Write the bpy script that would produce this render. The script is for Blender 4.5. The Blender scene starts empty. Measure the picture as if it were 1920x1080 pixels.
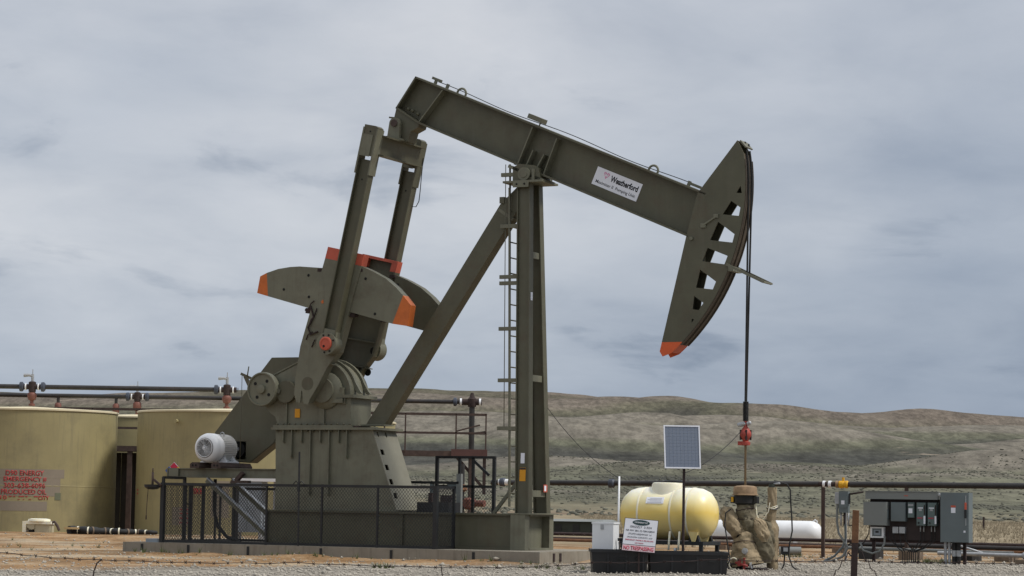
import bpy, bmesh, math, random
import numpy as np
from mathutils import Vector, Matrix
from mathutils.geometry import tessellate_polygon
random.seed(7)
rng = np.random.default_rng(11)
scene = bpy.context.scene
COL = scene.collection
R = math.radians

# ------------------------------------------------------------------ camera
cam_d = bpy.data.cameras.new('camera')
cam_d.sensor_width = 36.0
cam_d.lens = 84.375
cam_d.clip_start = 0.5
cam_d.clip_end = 12000
cam = bpy.data.objects.new('camera', cam_d)
COL.objects.link(cam)
PITCH = math.atan(0.09)
# a positive turn about the view axis: the photographer held the camera a little askew
cam.matrix_world = (Matrix.Translation((0, -45, 1.05)) @ Matrix.Rotation(R(90) + PITCH, 4, 'X') @ Matrix.Rotation(R(0.9), 4, 'Z'))
scene.camera = cam

# ------------------------------------------------------------------ sky, sun, exposure
SUN_EL, SUN_AZ = R(53), R(106)          # azimuth clockwise from +Y
scene.view_settings.view_transform = 'Standard'
scene.view_settings.look = 'None'
scene.view_settings.exposure = 0.15
scene.view_settings.gamma = 1.0
scene.view_settings.use_curve_mapping = False

world = bpy.data.worlds.new('World')
scene.world = world
world.use_nodes = True
wn = world.node_tree.nodes
wl = world.node_tree.links
wn.clear()

def wnode(t, **k):
    n = wn.new(t)
    for a, b in k.items():
        setattr(n, a, b)
    return n

def wmath(op, a, b=None, c=None):
    n = wnode('ShaderNodeMath', operation=op)
    for i, x in enumerate((a, b, c)):
        if x is None:
            continue
        if isinstance(x, (int, float)):
            n.inputs[i].default_value = x
        else:
            wl.new(x, n.inputs[i])
    return n.outputs[0]

tc = wnode('ShaderNodeTexCoord')
sep = wnode('ShaderNodeSeparateXYZ')
wl.new(tc.outputs['Generated'], sep.inputs[0])
zz = wmath('MAXIMUM', sep.outputs[2], 0.0)
den = wmath('ADD', zz, 0.26)
comb = wnode('ShaderNodeCombineXYZ')
wl.new(wmath('DIVIDE', sep.outputs[0], den), comb.inputs[0])
wl.new(wmath('DIVIDE', sep.outputs[1], den), comb.inputs[1])
def wnoise(scale, detail, rough, off, dist=0.0):
    mp = wnode('ShaderNodeMapping')
    wl.new(comb.outputs[0], mp.inputs[0])
    mp.inputs['Location'].default_value = off
    n = wnode('ShaderNodeTexNoise')
    n.inputs['Scale'].default_value = scale
    n.inputs['Detail'].default_value = detail
    n.inputs['Roughness'].default_value = rough
    n.inputs['Distortion'].default_value = dist
    wl.new(mp.outputs[0], n.inputs['Vector'])
    return n.outputs['Fac']
def wramp(src, stops):
    r = wnode('ShaderNodeValToRGB')
    cr = r.color_ramp
    while len(cr.elements) < len(stops):
        cr.elements.new(0.5)
    for e, (p, c) in zip(cr.elements, stops):
        e.position = p
        e.color = (c[0], c[1], c[2], 1)
    wl.new(src, r.inputs[0])
    return r.outputs[0]
def wmix(bt, fac, a, b):
    n = wnode('ShaderNodeMix', data_type='RGBA', blend_type=bt)
    if isinstance(fac, (int, float)):
        n.inputs[0].default_value = fac
    else:
        wl.new(fac, n.inputs[0])
    for i, x in ((6, a), (7, b)):
        if isinstance(x, tuple):
            n.inputs[i].default_value = (*x, 1)
        else:
            wl.new(x, n.inputs[i])
    return n.outputs[2]
# overcast: dim and blue at the horizon, brighter towards the zenith
grad = wramp(zz, [(0.0, (0.25, 0.30, 0.385)), (0.05, (0.345, 0.395, 0.475)), (0.11, (0.475, 0.51, 0.568)),
                  (0.2, (0.49, 0.52, 0.575)), (0.5, (0.62, 0.66, 0.72)), (1.0, (0.72, 0.75, 0.80))])
CL = (3.6, 2.72, 4.34)
big = wnoise(1.35, 3, 0.5, (7.9, 16.02, 0))
mid = wnoise(3.2, 7, 0.52, (8.89, 18.71, 0), 0.35)
fin = wnoise(8.0, 8, 0.6, (17.58, 1.95, 0), 0.3)
light = wramp(mid, [(0.28, (0.80, 0.83, 0.87)), (0.45, (0.96, 0.97, 0.98)), (0.60, (1.06, 1.055, 1.045)), (0.80, (1.14, 1.12, 1.10))])
light2 = wramp(big, [(0.30, (0.78, 0.82, 0.87)), (0.5, (1.0, 1.0, 1.0)), (0.7, (1.14, 1.115, 1.085))])
light3 = wramp(fin, [(0.30, (0.95, 0.955, 0.965)), (0.5, (1.0, 1.0, 1.0)), (0.72, (1.04, 1.035, 1.03))])
col = wmix('MULTIPLY', 1.0, grad, light)
col = wmix('MULTIPLY', 1.0, col, light2)
col = wmix('MULTIPLY', 1.0, col, light3)
clump = wnoise(CL[0], 6, 0.55, (CL[1], CL[2], 0), 0.4)
col = wmix('MULTIPLY', 1.0, col, wramp(clump, [(0.30, (0.66, 0.70, 0.755)), (0.41, (0.96, 0.965, 0.972)), (0.47, (1.0, 1.0, 1.0))]))
xx = sep.outputs[0]
side = wmath('DIVIDE', xx, wmath('SQRT', wmath('MULTIPLY_ADD', xx, xx, 0.05)))
col = wmix('MULTIPLY', 1.0, col, wramp(wmath('MULTIPLY_ADD', side, 0.5, 0.5), [(0.0, (1.13, 1.11, 1.085)), (0.5, (1.0, 1.0, 1.0)), (1.0, (0.76, 0.80, 0.855))]))
sky = wnode('ShaderNodeTexSky', sky_type='NISHITA')
sky.sun_disc = False
sky.sun_elevation = SUN_EL
sky.sun_rotation = SUN_AZ
bg_clear = wnode('ShaderNodeBackground')
wl.new(sky.outputs[0], bg_clear.inputs[0])
bg_clear.inputs[1].default_value = 0.06
bg_cloud = wnode('ShaderNodeBackground')
wl.new(col, bg_cloud.inputs[0])
bg_cloud.inputs[1].default_value = 1.0
mixs = wnode('ShaderNodeMixShader')
mixs.inputs[0].default_value = 0.93
wl.new(bg_clear.outputs[0], mixs.inputs[1])
wl.new(bg_cloud.outputs[0], mixs.inputs[2])
wout = wnode('ShaderNodeOutputWorld')
wl.new(mixs.outputs[0], wout.inputs[0])

sun_d = bpy.data.lights.new('sun', 'SUN')
sun_d.energy = 2.8
sun_d.angle = R(12)
sun_d.color = (1.0, 0.96, 0.9)
sun = bpy.data.objects.new('sun', sun_d)
COL.objects.link(sun)
sdir = Vector((math.sin(SUN_AZ) * math.cos(SUN_EL), math.cos(SUN_AZ) * math.cos(SUN_EL), math.sin(SUN_EL)))
sun.rotation_euler = sdir.to_track_quat('Z', 'Y').to_euler()
sun.location = (30, 10, 40)

# ------------------------------------------------------------------ materials
MATS = {}
def mat(name, color, rough=0.55, metal=0.0, var=0.12, scale=3.0, bump=0.0, bscale=40.0, dirt=None, dirt_amt=0.0,
        dscale=1.2, chips=None, streak=None, streak_amt=0.0, trans=0.0, spec=0.4):
    m = bpy.data.materials.new(name)
    m.use_nodes = True
    nt = m.node_tree
    N, L = nt.nodes, nt.links
    b = N['Principled BSDF']
    b.inputs['Roughness'].default_value = rough
    b.inputs['Metallic'].default_value = metal
    b.inputs['Specular IOR Level'].default_value = spec
    if trans:
        b.inputs['Subsurface Weight'].default_value = trans
        b.inputs['Subsurface Radius'].default_value = (0.05, 0.04, 0.02)
    t = N.new('ShaderNodeTexCoord')
    def noise(sc, det=5, ro=0.6, stretch=None):
        n = N.new('ShaderNodeTexNoise')
        n.inputs['Scale'].default_value = sc
        n.inputs['Detail'].default_value = det
        n.inputs['Roughness'].default_value = ro
        if stretch:
            mp = N.new('ShaderNodeMapping')
            mp.inputs['Scale'].default_value = stretch
            L.new(t.outputs['Object'], mp.inputs[0])
            L.new(mp.outputs[0], n.inputs['Vector'])
        else:
            L.new(t.outputs['Object'], n.inputs['Vector'])
        return n.outputs['Fac']
    def ramp(src, stops):
        r = N.new('ShaderNodeValToRGB')
        while len(r.color_ramp.elements) < len(stops):
            r.color_ramp.elements.new(0.5)
        for e, (p, c) in zip(r.color_ramp.elements, stops):
            e.position = p
            e.color = (*c, 1)
        L.new(src, r.inputs[0])
        return r.outputs[0]
    def mix(bt, fac, a, c):
        n = N.new('ShaderNodeMix')
        n.data_type = 'RGBA'
        n.blend_type = bt
        for i, x in ((0, fac), (6, a), (7, c)):
            if isinstance(x, (int, float)):
                n.inputs[i].default_value = x
            elif isinstance(x, tuple):
                n.inputs[i].default_value = (*x, 1)
            else:
                L.new(x, n.inputs[i])
        return n.outputs[2]
    lo = tuple(max(0, c * (1 - var)) for c in color)
    hi = tuple(c * (1 + var) for c in color)
    out = ramp(noise(scale), [(0.3, lo), (0.7, hi)])
    if dirt:
        f = ramp(noise(dscale, 8, 0.7), [(0.5, (0, 0, 0)), (0.75, (dirt_amt,) * 3)])
        out = mix('MIX', f, out, dirt)
    if streak:
        f = ramp(noise(2.2, 6, 0.65, (5, 5, 0.35)), [(0.52, (0, 0, 0)), (0.78, (streak_amt,) * 3)])
        out = mix('MIX', f, out, streak)
    if chips:
        f = ramp(noise(16.0, 7, 0.72), [(0.63, (0, 0, 0)), (0.69, (0.75,) * 3)])
        f2 = ramp(noise(1.1, 4, 0.6), [(0.46, (0, 0, 0)), (0.62, (1, 1, 1))])
        out = mix('MIX', mix('MULTIPLY', 1.0, f, f2), out, chips)
    L.new(out, b.inputs['Base Color'])
    rr = N.new('ShaderNodeMapRange')
    L.new(noise(scale * 2.3), rr.inputs[0])
    rr.inputs[3].default_value = max(0.05, rough - 0.1)
    rr.inputs[4].default_value = min(1.0, rough + 0.12)
    L.new(rr.outputs[0], b.inputs['Roughness'])
    if bump:
        bp = N.new('ShaderNodeBump')
        bp.inputs['Strength'].default_value = bump
        bp.inputs['Distance'].default_value = 0.02
        L.new(noise(bscale, 6, 0.65), bp.inputs['Height'])
        L.new(bp.outputs[0], b.inputs['Normal'])
    MATS[name] = m
    return m

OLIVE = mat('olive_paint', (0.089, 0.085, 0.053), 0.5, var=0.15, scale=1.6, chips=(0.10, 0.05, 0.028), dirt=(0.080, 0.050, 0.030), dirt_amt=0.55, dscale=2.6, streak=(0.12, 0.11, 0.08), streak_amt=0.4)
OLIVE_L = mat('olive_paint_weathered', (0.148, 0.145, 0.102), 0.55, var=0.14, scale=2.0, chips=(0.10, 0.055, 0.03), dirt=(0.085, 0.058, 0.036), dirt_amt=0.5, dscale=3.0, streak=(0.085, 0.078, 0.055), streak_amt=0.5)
ORANGE = mat('orange_paint', (0.52, 0.125, 0.022), 0.5, var=0.16, scale=4, chips=(0.09, 0.08, 0.055), dirt=(0.3, 0.09, 0.04), dirt_amt=0.4)
RED = mat('faded_red_paint', (0.47, 0.09, 0.05), 0.5, var=0.16, scale=4, chips=(0.09, 0.07, 0.05), dirt=(0.3, 0.06, 0.04), dirt_amt=0.4)
WHITE = mat('white_paint', (0.74, 0.75, 0.76), 0.45, var=0.05, scale=3, dirt=(0.45, 0.43, 0.4), dirt_amt=0.25)
SIGNW = mat('sign_white', (0.72, 0.73, 0.78), 0.5, var=0.04)
GREYFIN = mat('motor_grey', (0.74, 0.74, 0.73), 0.55, var=0.1)
GRILLE = mat('grille_grey', (0.20, 0.20, 0.20), 0.6, var=0.25, scale=40)
BLACK = mat('black_paint', (0.016, 0.017, 0.018), 0.5, var=0.25, scale=6)
BLACKP = mat('black_plastic', (0.013, 0.0135, 0.015), 0.42, var=0.25, scale=2, dirt=(0.05, 0.045, 0.038), dirt_amt=0.3)
RUBBER = mat('black_rubber', (0.014, 0.014, 0.014), 0.7, var=0.2)
BPIPE = mat('black_pipe', (0.026, 0.024, 0.023), 0.5, var=0.3, scale=4, dirt=(0.07, 0.045, 0.035), dirt_amt=0.5)
RUSTP = mat('rust_brown', (0.062, 0.041, 0.034), 0.75, var=0.3, scale=6, dirt=(0.10, 0.06, 0.04), dirt_amt=0.5)
RUST = mat('orange_rust', (0.155, 0.075, 0.036), 0.85, var=0.3, scale=14, bump=0.2, dirt=(0.06, 0.03, 0.025), dirt_amt=0.6, dscale=5)
DRUST = mat('dark_rust', (0.035, 0.022, 0.02), 0.85, var=0.35, scale=10, bump=0.2)
VALVE = mat('red_brown_valve', (0.16, 0.062, 0.045), 0.6, var=0.2, scale=8)
FLANGE = mat('blue_grey_flange', (0.045, 0.053, 0.072), 0.55, var=0.2)
STEEL = mat('galvanised_steel', (0.36, 0.37, 0.38), 0.45, metal=0.35, var=0.15, scale=8)
TANK = mat('tan_tank_paint', (0.285, 0.245, 0.122), 0.6, var=0.10, scale=0.7, dirt=(0.13, 0.115, 0.072), dirt_amt=0.6, dscale=0.6, streak=(0.17, 0.148, 0.09), streak_amt=0.65)
TANKTOP = mat('cream_tank_roof', (0.60, 0.53, 0.36), 0.6, var=0.08)
PATCH = mat('faded_patch_paint', (0.225, 0.19, 0.145), 0.7, var=0.07, scale=2)
SMUDGE = mat('green_smudge', (0.13, 0.14, 0.09), 0.7, var=0.1)
STENCIL = mat('red_stencil', (0.34, 0.035, 0.035), 0.65, var=0.22, scale=9)
CONC = mat('concrete', (0.255, 0.23, 0.185), 0.85, var=0.14, scale=2.5, bump=0.15, dirt=(0.17, 0.13, 0.085), dirt_amt=0.6, dscale=1.4, streak=(0.12, 0.10, 0.075), streak_amt=0.7)
POLY = mat('yellowed_poly', (0.80, 0.66, 0.30), 0.38, var=0.08, scale=1.3, trans=0.25)
POLYW = mat('white_poly', (0.80, 0.76, 0.60), 0.4, var=0.05, scale=2, trans=0.2)
TARP = mat('tan_canvas', (0.29, 0.225, 0.14), 0.85, var=0.2, scale=6, bump=0.5, bscale=14, dirt=(0.105, 0.09, 0.055), dirt_amt=0.9, dscale=5)
TARP2 = mat('dark_canvas', (0.15, 0.128, 0.083), 0.85, var=0.25, scale=6, bump=0.5, bscale=14, dirt=(0.065, 0.055, 0.036), dirt_amt=0.9, dscale=5)
LEATHER = mat('brown_cap', (0.27, 0.18, 0.105), 0.75, var=0.3, scale=9, dirt=(0.15, 0.10, 0.06), dirt_amt=0.6, dscale=5)
EGREY = mat('enclosure_grey', (0.125, 0.150, 0.155), 0.5, var=0.07, scale=2, dirt=(0.12, 0.115, 0.095), dirt_amt=0.3)
EGREY2 = mat('enclosure_pale', (0.185, 0.195, 0.185), 0.5, var=0.07, scale=2, dirt=(0.13, 0.12, 0.10), dirt_amt=0.3)
EGREEN = mat('starter_green_grey', (0.10, 0.135, 0.13), 0.5, var=0.07)
BOARD = mat('brown_board', (0.035, 0.024, 0.022), 0.75, var=0.25, scale=5)
YELLOW = mat('yellow_paint', (0.62, 0.33, 0.015), 0.5, var=0.1)
WARN = mat('warning_orange', (0.60, 0.27, 0.008), 0.5, var=0.06)
PINK = mat('faded_pink', (0.62, 0.28, 0.42), 0.6, var=0.15, scale=30)
INK = mat('black_ink', (0.022, 0.022, 0.028), 0.6, var=0.1)
INKRED = mat('red_ink', (0.48, 0.02, 0.06), 0.6, var=0.1)
GREEND = mat('dark_green', (0.012, 0.045, 0.048), 0.5, var=0.1)
PALEBLUE = mat('pale_blue_metal', (0.24, 0.275, 0.31), 0.5, var=0.08)
ROD = mat('brass_rod', (0.17, 0.115, 0.06), 0.4, metal=0.5, var=0.2)
DGREEN = mat('dark_green_paint', (0.03, 0.036, 0.028), 0.6, var=0.2)
HOLE = mat('shadowed_interior', (0.012, 0.012, 0.011), 0.9, var=0.1)
WOOD = mat('weathered_timber', (0.16, 0.12, 0.085), 0.85, var=0.25, scale=8)
PVGLASS = mat('solar_glass', (0.165, 0.195, 0.255), 0.22, var=0.12, scale=12)
PVLINE = mat('solar_busbar', (0.22, 0.24, 0.28), 0.4, var=0.05)
STONE = mat('pale_gravel_stone', (0.34, 0.31, 0.26), 0.85, var=0.35, scale=0.9)
GRASSB = mat('dry_grass_blades', (0.27, 0.225, 0.155), 0.8, var=0.25, scale=0.6)
GREENB = mat('green_weed', (0.09, 0.11, 0.04), 0.8, var=0.25, scale=2)
SAGE = mat('sagebrush', (0.105, 0.103, 0.078), 0.9, var=0.3, scale=0.05)

# ------------------------------------------------------------------ mesh building
class MB:
    def __init__(self):
        self.v, self.f, self.s = [], [], []
    def add(self, verts, faces, smooth=False):
        o = len(self.v)
        self.v += [tuple(p) for p in verts]
        for f in faces:
            self.f.append(tuple(i + o for i in f))
            self.s.append(smooth)
        return self
    def hexa(self, b, t):
        return self.add(list(b) + list(t), [(0, 3, 2, 1), (4, 5, 6, 7), (0, 1, 5, 4), (1, 2, 6, 5), (2, 3, 7, 6), (3, 0, 4, 7)])
    def box(self, x0, x1, y0, y1, z0, z1):
        return self.hexa([(x0, y0, z0), (x1, y0, z0), (x1, y1, z0), (x0, y1, z0)], [(x0, y0, z1), (x1, y0, z1), (x1, y1, z1), (x0, y1, z1)])
    def plate(self, poly, O, X, Y, N, holes=()):
        O, X, Y, N = Vector(O), Vector(X), Vector(Y), Vector(N)
        loops = [list(poly)] + [list(h) for h in holes]
        flat = [p for l in loops for p in l]
        tris = tessellate_polygon([[Vector((p[0], p[1], 0)) for p in l] for l in loops])
        n = len(flat)
        vs = [O + X * a + Y * b for a, b in flat] + [O + X * a + Y * b + N for a, b in flat]
        fs = []
        if not holes:
            fs.append(tuple(range(n)))
            fs.append(tuple(range(2 * n - 1, n - 1, -1)))
        else:
            for t in tris:
                fs.append((t[0], t[1], t[2]))
                fs.append((t[2] + n, t[1] + n, t[0] + n))
        k = 0
        for l in loops:
            m = len(l)
            for i in range(m):
                a, b = k + i, k + (i + 1) % m
                fs.append((a, b, b + n, a + n))
            k += m
        return self.add(vs, fs)
    def prism(self, poly, v0, v1, holes=()):
        return self.plate(poly, (0, v0, 0), (1, 0, 0), (0, 0, 1), (0, v1 - v0, 0), holes)
    def strip(self, p, q, th, v0, v1):
        dx, dz = q[0] - p[0], q[1] - p[1]
        l = math.hypot(dx, dz)
        nx, nz = -dz / l * th, dx / l * th
        return self.prism([p, q, (q[0] + nx, q[1] + nz), (p[0] + nx, p[1] + nz)], v0, v1)
    def bar(self, p, q, w, h, up=(0, 0, 1)):
        p, q, up = Vector(p), Vector(q), Vector(up)
        d = (q - p).normalized()
        s = d.cross(up)
        if s.length < 1e-4:
            s = d.cross(Vector((0, 1, 0)))
        s.normalize()
        u = s.cross(d)
        c = [s * a * w / 2 + u * b * h / 2 for a, b in ((-1, -1), (1, -1), (1, 1), (-1, 1))]
        return self.hexa([p + x for x in c], [q + x for x in c])
    def cyl(self, p, q, r, r2=None, seg=16, caps=True):
        p, q = Vector(p), Vector(q)
        r2 = r if r2 is None else r2
        d = (q - p).normalized()
        a = d.orthogonal().normalized()
        b = d.cross(a)
        vs = []
        for c, rr in ((p, r), (q, r2)):
            for i in range(seg):
                t = 2 * math.pi * i / seg
                vs.append(c + a * math.cos(t) * rr + b * math.sin(t) * rr)
        self.add(vs, [(i, (i + 1) % seg, seg + (i + 1) % seg, seg + i) for i in range(seg)], True)
        if caps:
            self.add(vs[:seg], [tuple(range(seg - 1, -1, -1))])
            self.add(vs[seg:], [tuple(range(seg))])
        return self
    def tube(self, path, r, seg=8, caps=True):
        P = [Vector(p) for p in path]
        rs = r if isinstance(r, (list, tuple)) else [r] * len(P)
        ref = None
        vs = []
        for i, p in enumerate(P):
            d = (P[min(i + 1, len(P) - 1)] - P[max(i - 1, 0)]).normalized()
            if ref is None:
                ref = d.orthogonal().normalized()
            a = (ref - d * ref.dot(d)).normalized()
            ref = a
            b = d.cross(a)
            for k in range(seg):
                t = 2 * math.pi * k / seg
                vs.append(p + (a * math.cos(t) + b * math.sin(t)) * rs[i])
        fs = []
        for i in range(len(P) - 1):
            for k in range(seg):
                fs.append((i * seg + k, i * seg + (k + 1) % seg, (i + 1) * seg + (k + 1) % seg, (i + 1) * seg + k))
        self.add(vs, fs, True)
        if caps:
            self.add(vs[:seg], [tuple(range(seg - 1, -1, -1))])
            self.add(vs[-seg:], [tuple(range(seg))])
        return self
    def lathe(self, prof, O=(0, 0, 0), axis=(0, 0, 1), seg=32, smooth=True):
        O, d = Vector(O), Vector(axis).normalized()
        a = d.orthogonal().normalized()
        b = d.cross(a)
        vs, fs = [], []
        for r, h in prof:
            for k in range(seg):
                t = 2 * math.pi * k / seg
                vs.append(O + d * h + (a * math.cos(t) + b * math.sin(t)) * r)
        for i in range(len(prof) - 1):
            for k in range(seg):
                fs.append((i * seg + k, i * seg + (k + 1) % seg, (i + 1) * seg + (k + 1) % seg, (i + 1) * seg + k))
        self.add(vs, fs, smooth)
        if prof[0][0] > 1e-4:
            self.add(vs[:seg], [tuple(range(seg))])
        if prof[-1][0] > 1e-4:
            self.add(vs[-seg:], [tuple(range(seg))])
        return self
    def build(self, name, material, parent=None, kind=None, label=None):
        me = bpy.data.meshes.new(name)
        me.from_pydata(self.v, [], self.f)
        me.polygons.foreach_set('use_smooth', self.s)
        bm = bmesh.new()
        bm.from_mesh(me)
        bmesh.ops.remove_doubles(bm, verts=bm.verts, dist=1e-5)
        bmesh.ops.recalc_face_normals(bm, faces=bm.faces)
        for e in bm.edges:
            if len(e.link_faces) == 2 and e.calc_face_angle(0) > 0.7:
                e.smooth = False
        bm.to_mesh(me)
        bm.free()
        me.materials.append(material)
        o = bpy.data.objects.new(name, me)
        COL.objects.link(o)
        if parent is not None:
            o.parent = parent
        if kind:
            o['kind'] = kind
        if label:
            o['label'] = label
        return o

def thing(name, label, cat, loc=(0, 0, 0), rotz=0.0, group=None):
    o = bpy.data.objects.new(name, None)
    o.empty_display_size = 0.2
    COL.objects.link(o)
    o.location = loc
    o.rotation_euler = (0, 0, rotz)
    o['label'] = label
    o['category'] = cat
    if group:
        o['group'] = group
    return o

def tag(o, label, cat, group=None):
    o['label'] = label
    o['category'] = cat
    if group:
        o['group'] = group
    return o

def text(s, w, h, material, parent, O, X, Y, name='lettering', align='L', bold=0.0, th=0.002, wrap=None):
    """letters fitted into w x h; O is the lower left (or the middle for align C); wrap = (centre, radius) bends them round a shell"""
    cu = bpy.data.curves.new(name, 'FONT')
    cu.body = s
    cu.size = 1.0
    cu.offset = bold
    cu.resolution_u = 3
    tmp = bpy.data.objects.new('tmp_text', cu)
    COL.objects.link(tmp)
    dg = bpy.context.evaluated_depsgraph_get()
    me = bpy.data.meshes.new_from_object(tmp.evaluated_get(dg))
    bpy.data.objects.remove(tmp)
    xs = [v.co.x for v in me.vertices]
    ys = [v.co.y for v in me.vertices]
    x0, x1, y0, y1 = min(xs), max(xs), min(ys), max(ys)
    sx, sy = w / (x1 - x0), h / (y1 - y0)
    O, X, Y = Vector(O), Vector(X).normalized(), Vector(Y).normalized()
    Z = X.cross(Y)
    bm = bmesh.new()
    bm.from_mesh(me)
    if wrap:
        bmesh.ops.triangulate(bm, faces=bm.faces)
    g = bmesh.ops.extrude_face_region(bm, geom=bm.faces[:])
    for e in g['geom']:
        if isinstance(e, bmesh.types.BMVert):
            e.co.z += 1.0
    for v in bm.verts:
        a = (v.co.x - x0) * sx - (w / 2 if align == 'C' else 0)
        b = (v.co.y - y0) * sy
        p = O + X * a + Y * b
        if wrap:
            c, r = wrap
            dv = Vector((p.x - c[0], p.y - c[1], 0)).normalized()
            p = Vector((c[0], c[1], p.z)) + dv * (r + v.co.z * th)
        else:
            p = p + Z * (v.co.z * th)
        v.co = p
    bmesh.ops.recalc_face_normals(bm, faces=bm.faces)
    bm.to_mesh(me)
    bm.free()
    me.materials.clear()
    me.materials.append(material)
    o = bpy.data.objects.new(name, me)
    COL.objects.link(o)
    o.parent = parent
    return o

def arc(c, r, a0, a1, n):
    return [(c[0] + r * math.cos(R(a0 + (a1 - a0) * i / n)), c[1] + r * math.sin(R(a0 + (a1 - a0) * i / n))) for i in range(n + 1)]

# vectorised gradient noise
_perm = rng.permutation(512)
_grad = rng.normal(size=(512, 2))
_grad /= np.linalg.norm(_grad, axis=1)[:, None]
def pnoise(x, y):
    xi, yi = np.floor(x).astype(int), np.floor(y).astype(int)
    xf, yf = x - xi, y - yi
    def g(i, j, dx, dy):
        h = _grad[_perm[(_perm[i & 511] + j) & 511]]
        return h[..., 0] * dx + h[..., 1] * dy
    u = xf * xf * xf * (xf * (xf * 6 - 15) + 10)
    v = yf * yf * yf * (yf * (yf * 6 - 15) + 10)
    a = g(xi, yi, xf, yf) * (1 - u) + g(xi + 1, yi, xf - 1, yf) * u
    b = g(xi, yi + 1, xf, yf - 1) * (1 - u) + g(xi + 1, yi + 1, xf - 1, yf - 1) * u
    return (a * (1 - v) + b * v) * 1.5
def fbm(x, y, o=4, g=0.5):
    s, a = 0, 1
    for k in range(o):
        s = s + a * pnoise(x * 2 ** k + 17.3 * k, y * 2 ** k - 9.1 * k)
        a *= g
    return s
def smooth(a, b, x):
    t = np.clip((x - a) / (b - a), 0, 1)
    return t * t * (3 - 2 * t)

# ------------------------------------------------------------------ ground and hills: one sheet
def crest(X):
    return np.interp(X, [-3500, -1500, -540, -420, -300, -140, 40, 135, 245, 330, 440, 535, 900, 1600, 3500],
                     [70, 88, 108, 106, 112, 118, 115.5, 109, 96.5, 98, 91.5, 91.5, 88, 105, 80])
# rounded spurs and knolls of the range: x, distance, height, half width, half depth, skew
SPURS = [(312, 1850, 15, 62, 100, 0.3), (192, 1800, 14, 80, 100, -0.4), (139, 1960, 10, 45, 75, 0.2), (57, 1850, 12, 70, 95, 0.3), (-64, 1800, 12, 80, 100, -0.2),
         (-245, 1800, 11, 90, 95, 0.2), (-363, 1900, 11, 70, 90, -0.3), (430, 1900, 12, 70, 90, 0.2), (137, 1400, 11, 105, 75, 0.25), (228, 1330, 10, 85, 65, -0.3),
         (55, 1300, 9, 55, 65, 0.3), (-25, 1400, 10, 65, 75, -0.2), (320, 1420, 10, 70, 70, 0.2), (-170, 1380, 10, 80, 70, 0.3), (82, 1000, 8, 66, 60, 0.2), (25, 950, 7, 45, 55, -0.3),
         (149, 1060, 7.5, 48, 58, 0.3), (183, 970, 6.5, 40, 48, -0.2), (-31, 1000, 7, 55, 58, 0.2), (-120, 1020, 7, 60, 58, -0.2), (240, 1050, 7, 50, 55, 0.2),
         (123, 620, 5.0, 30, 42, 0.3), (81, 700, 4.2, 36, 44, -0.3), (34, 640, 4.0, 28, 38, 0.3), (6, 710, 4.0, 28, 40, -0.2), (-60, 680, 4, 35, 40, 0.2), (160, 760, 4.5, 34, 42, -0.3)]
def height(X, Y):
    D = Y + 45
    t = np.clip((D - 260) / 2190, 0, 1)
    c = crest(X + 0.08 * (D - 2450))
    base = c * t ** 1.65
    back = np.clip((D - 2450) / 2500, 0, 1)
    base = base * (1 - 0.8 * back ** 1.2)
    amp = t * (1 - t) * 4
    f1 = fbm(X / 310 + 3.3 + D / 700, D / 235 + 0.4, 3, 0.42)
    f2 = 1 - 2 * np.abs(pnoise(X / 190 + D / 420, D / 560 + 5.2))
    f3 = fbm(X / 70, D / 110, 3, 0.5)
    h = base + amp * (10.0 * f1 + 3.5 * f2) + t * 1.5 * f3
    for (x0, d0, a0, sx, sd, tilt) in SPURS:
        h = h + a0 * np.exp(-((X - x0) / sx) ** 2 - ((D - d0 - tilt * (X - x0)) / sd) ** 2)
    near = 1 - smooth(40, 150, D - 45)
    h = h + 0.10 * fbm(X / 30, Y / 30, 3) * (1 - near) * (1 - smooth(300, 600, D))
    # the pad
    z = -0.02 + 0.02 * fbm(X / 2.3, Y / 2.3, 4) * near
    z = z - 0.010 * np.clip(-Y, 0, 10) - 0.45 * smooth(10, 30, -Y)
    z = z + 0.17 * np.exp(-((X + 11) / 5.0) ** 2 - ((Y - 14.5) / 3.4) ** 2)
    z = z + 0.12 * np.exp(-((X + 4.5) / 4.0) ** 2 - ((Y - 13) / 3.0) ** 2)
    z = z + 0.12 * np.exp(-((X - 2.0) / 0.8) ** 2 - ((Y - 0.8) / 1.0) ** 2)
    uu = (X - 0.4) * 0.8988 - Y * 0.4384
    vv = (X - 0.4) * 0.4384 + Y * 0.8988
    pile = np.exp(-((vv + 1.75) / 0.30) ** 2) * smooth(-9.2, -7.6, uu) * (1 - smooth(0.9, 1.8, uu))
    z = z + pile * (0.035 + 0.09 * np.clip(fbm(uu / 1.1, vv / 1.1 + 7, 4), 0, 1))
    return h + z
def axis(lo, a, b, hi, st, gr):
    xs = list(np.arange(a, b + 1e-6, st))
    s, x = st, b
    while x < hi:
        s *= gr
        x += s
        xs.append(x)
    s, x = st, a
    left = []
    while x > lo:
        s *= gr
        x -= s
        left.append(x)
    return np.array(left[::-1] + xs)
gx = axis(-3600, -20, 20, 3600, 0.4, 1.032)
gy = axis(-400, -14, 34, 5200, 0.35, 1.02)
GX, GY = np.meshgrid(gx, gy)
GZ = height(GX, GY)
nx, ny = len(gx), len(gy)
me = bpy.data.meshes.new('ground')
vv = np.stack([GX, GY, GZ], -1).reshape(-1, 3)
idx = np.arange(nx * ny).reshape(ny, nx)
ff = np.stack([idx[:-1, :-1], idx[:-1, 1:], idx[1:, 1:], idx[1:, :-1]], -1).reshape(-1, 4)
me.vertices.add(len(vv))
me.vertices.foreach_set('co', vv.ravel().astype(np.float32))
me.loops.add(ff.size)
me.loops.foreach_set('vertex_index', ff.ravel().astype(np.int32))
me.polygons.add(len(ff))
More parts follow.
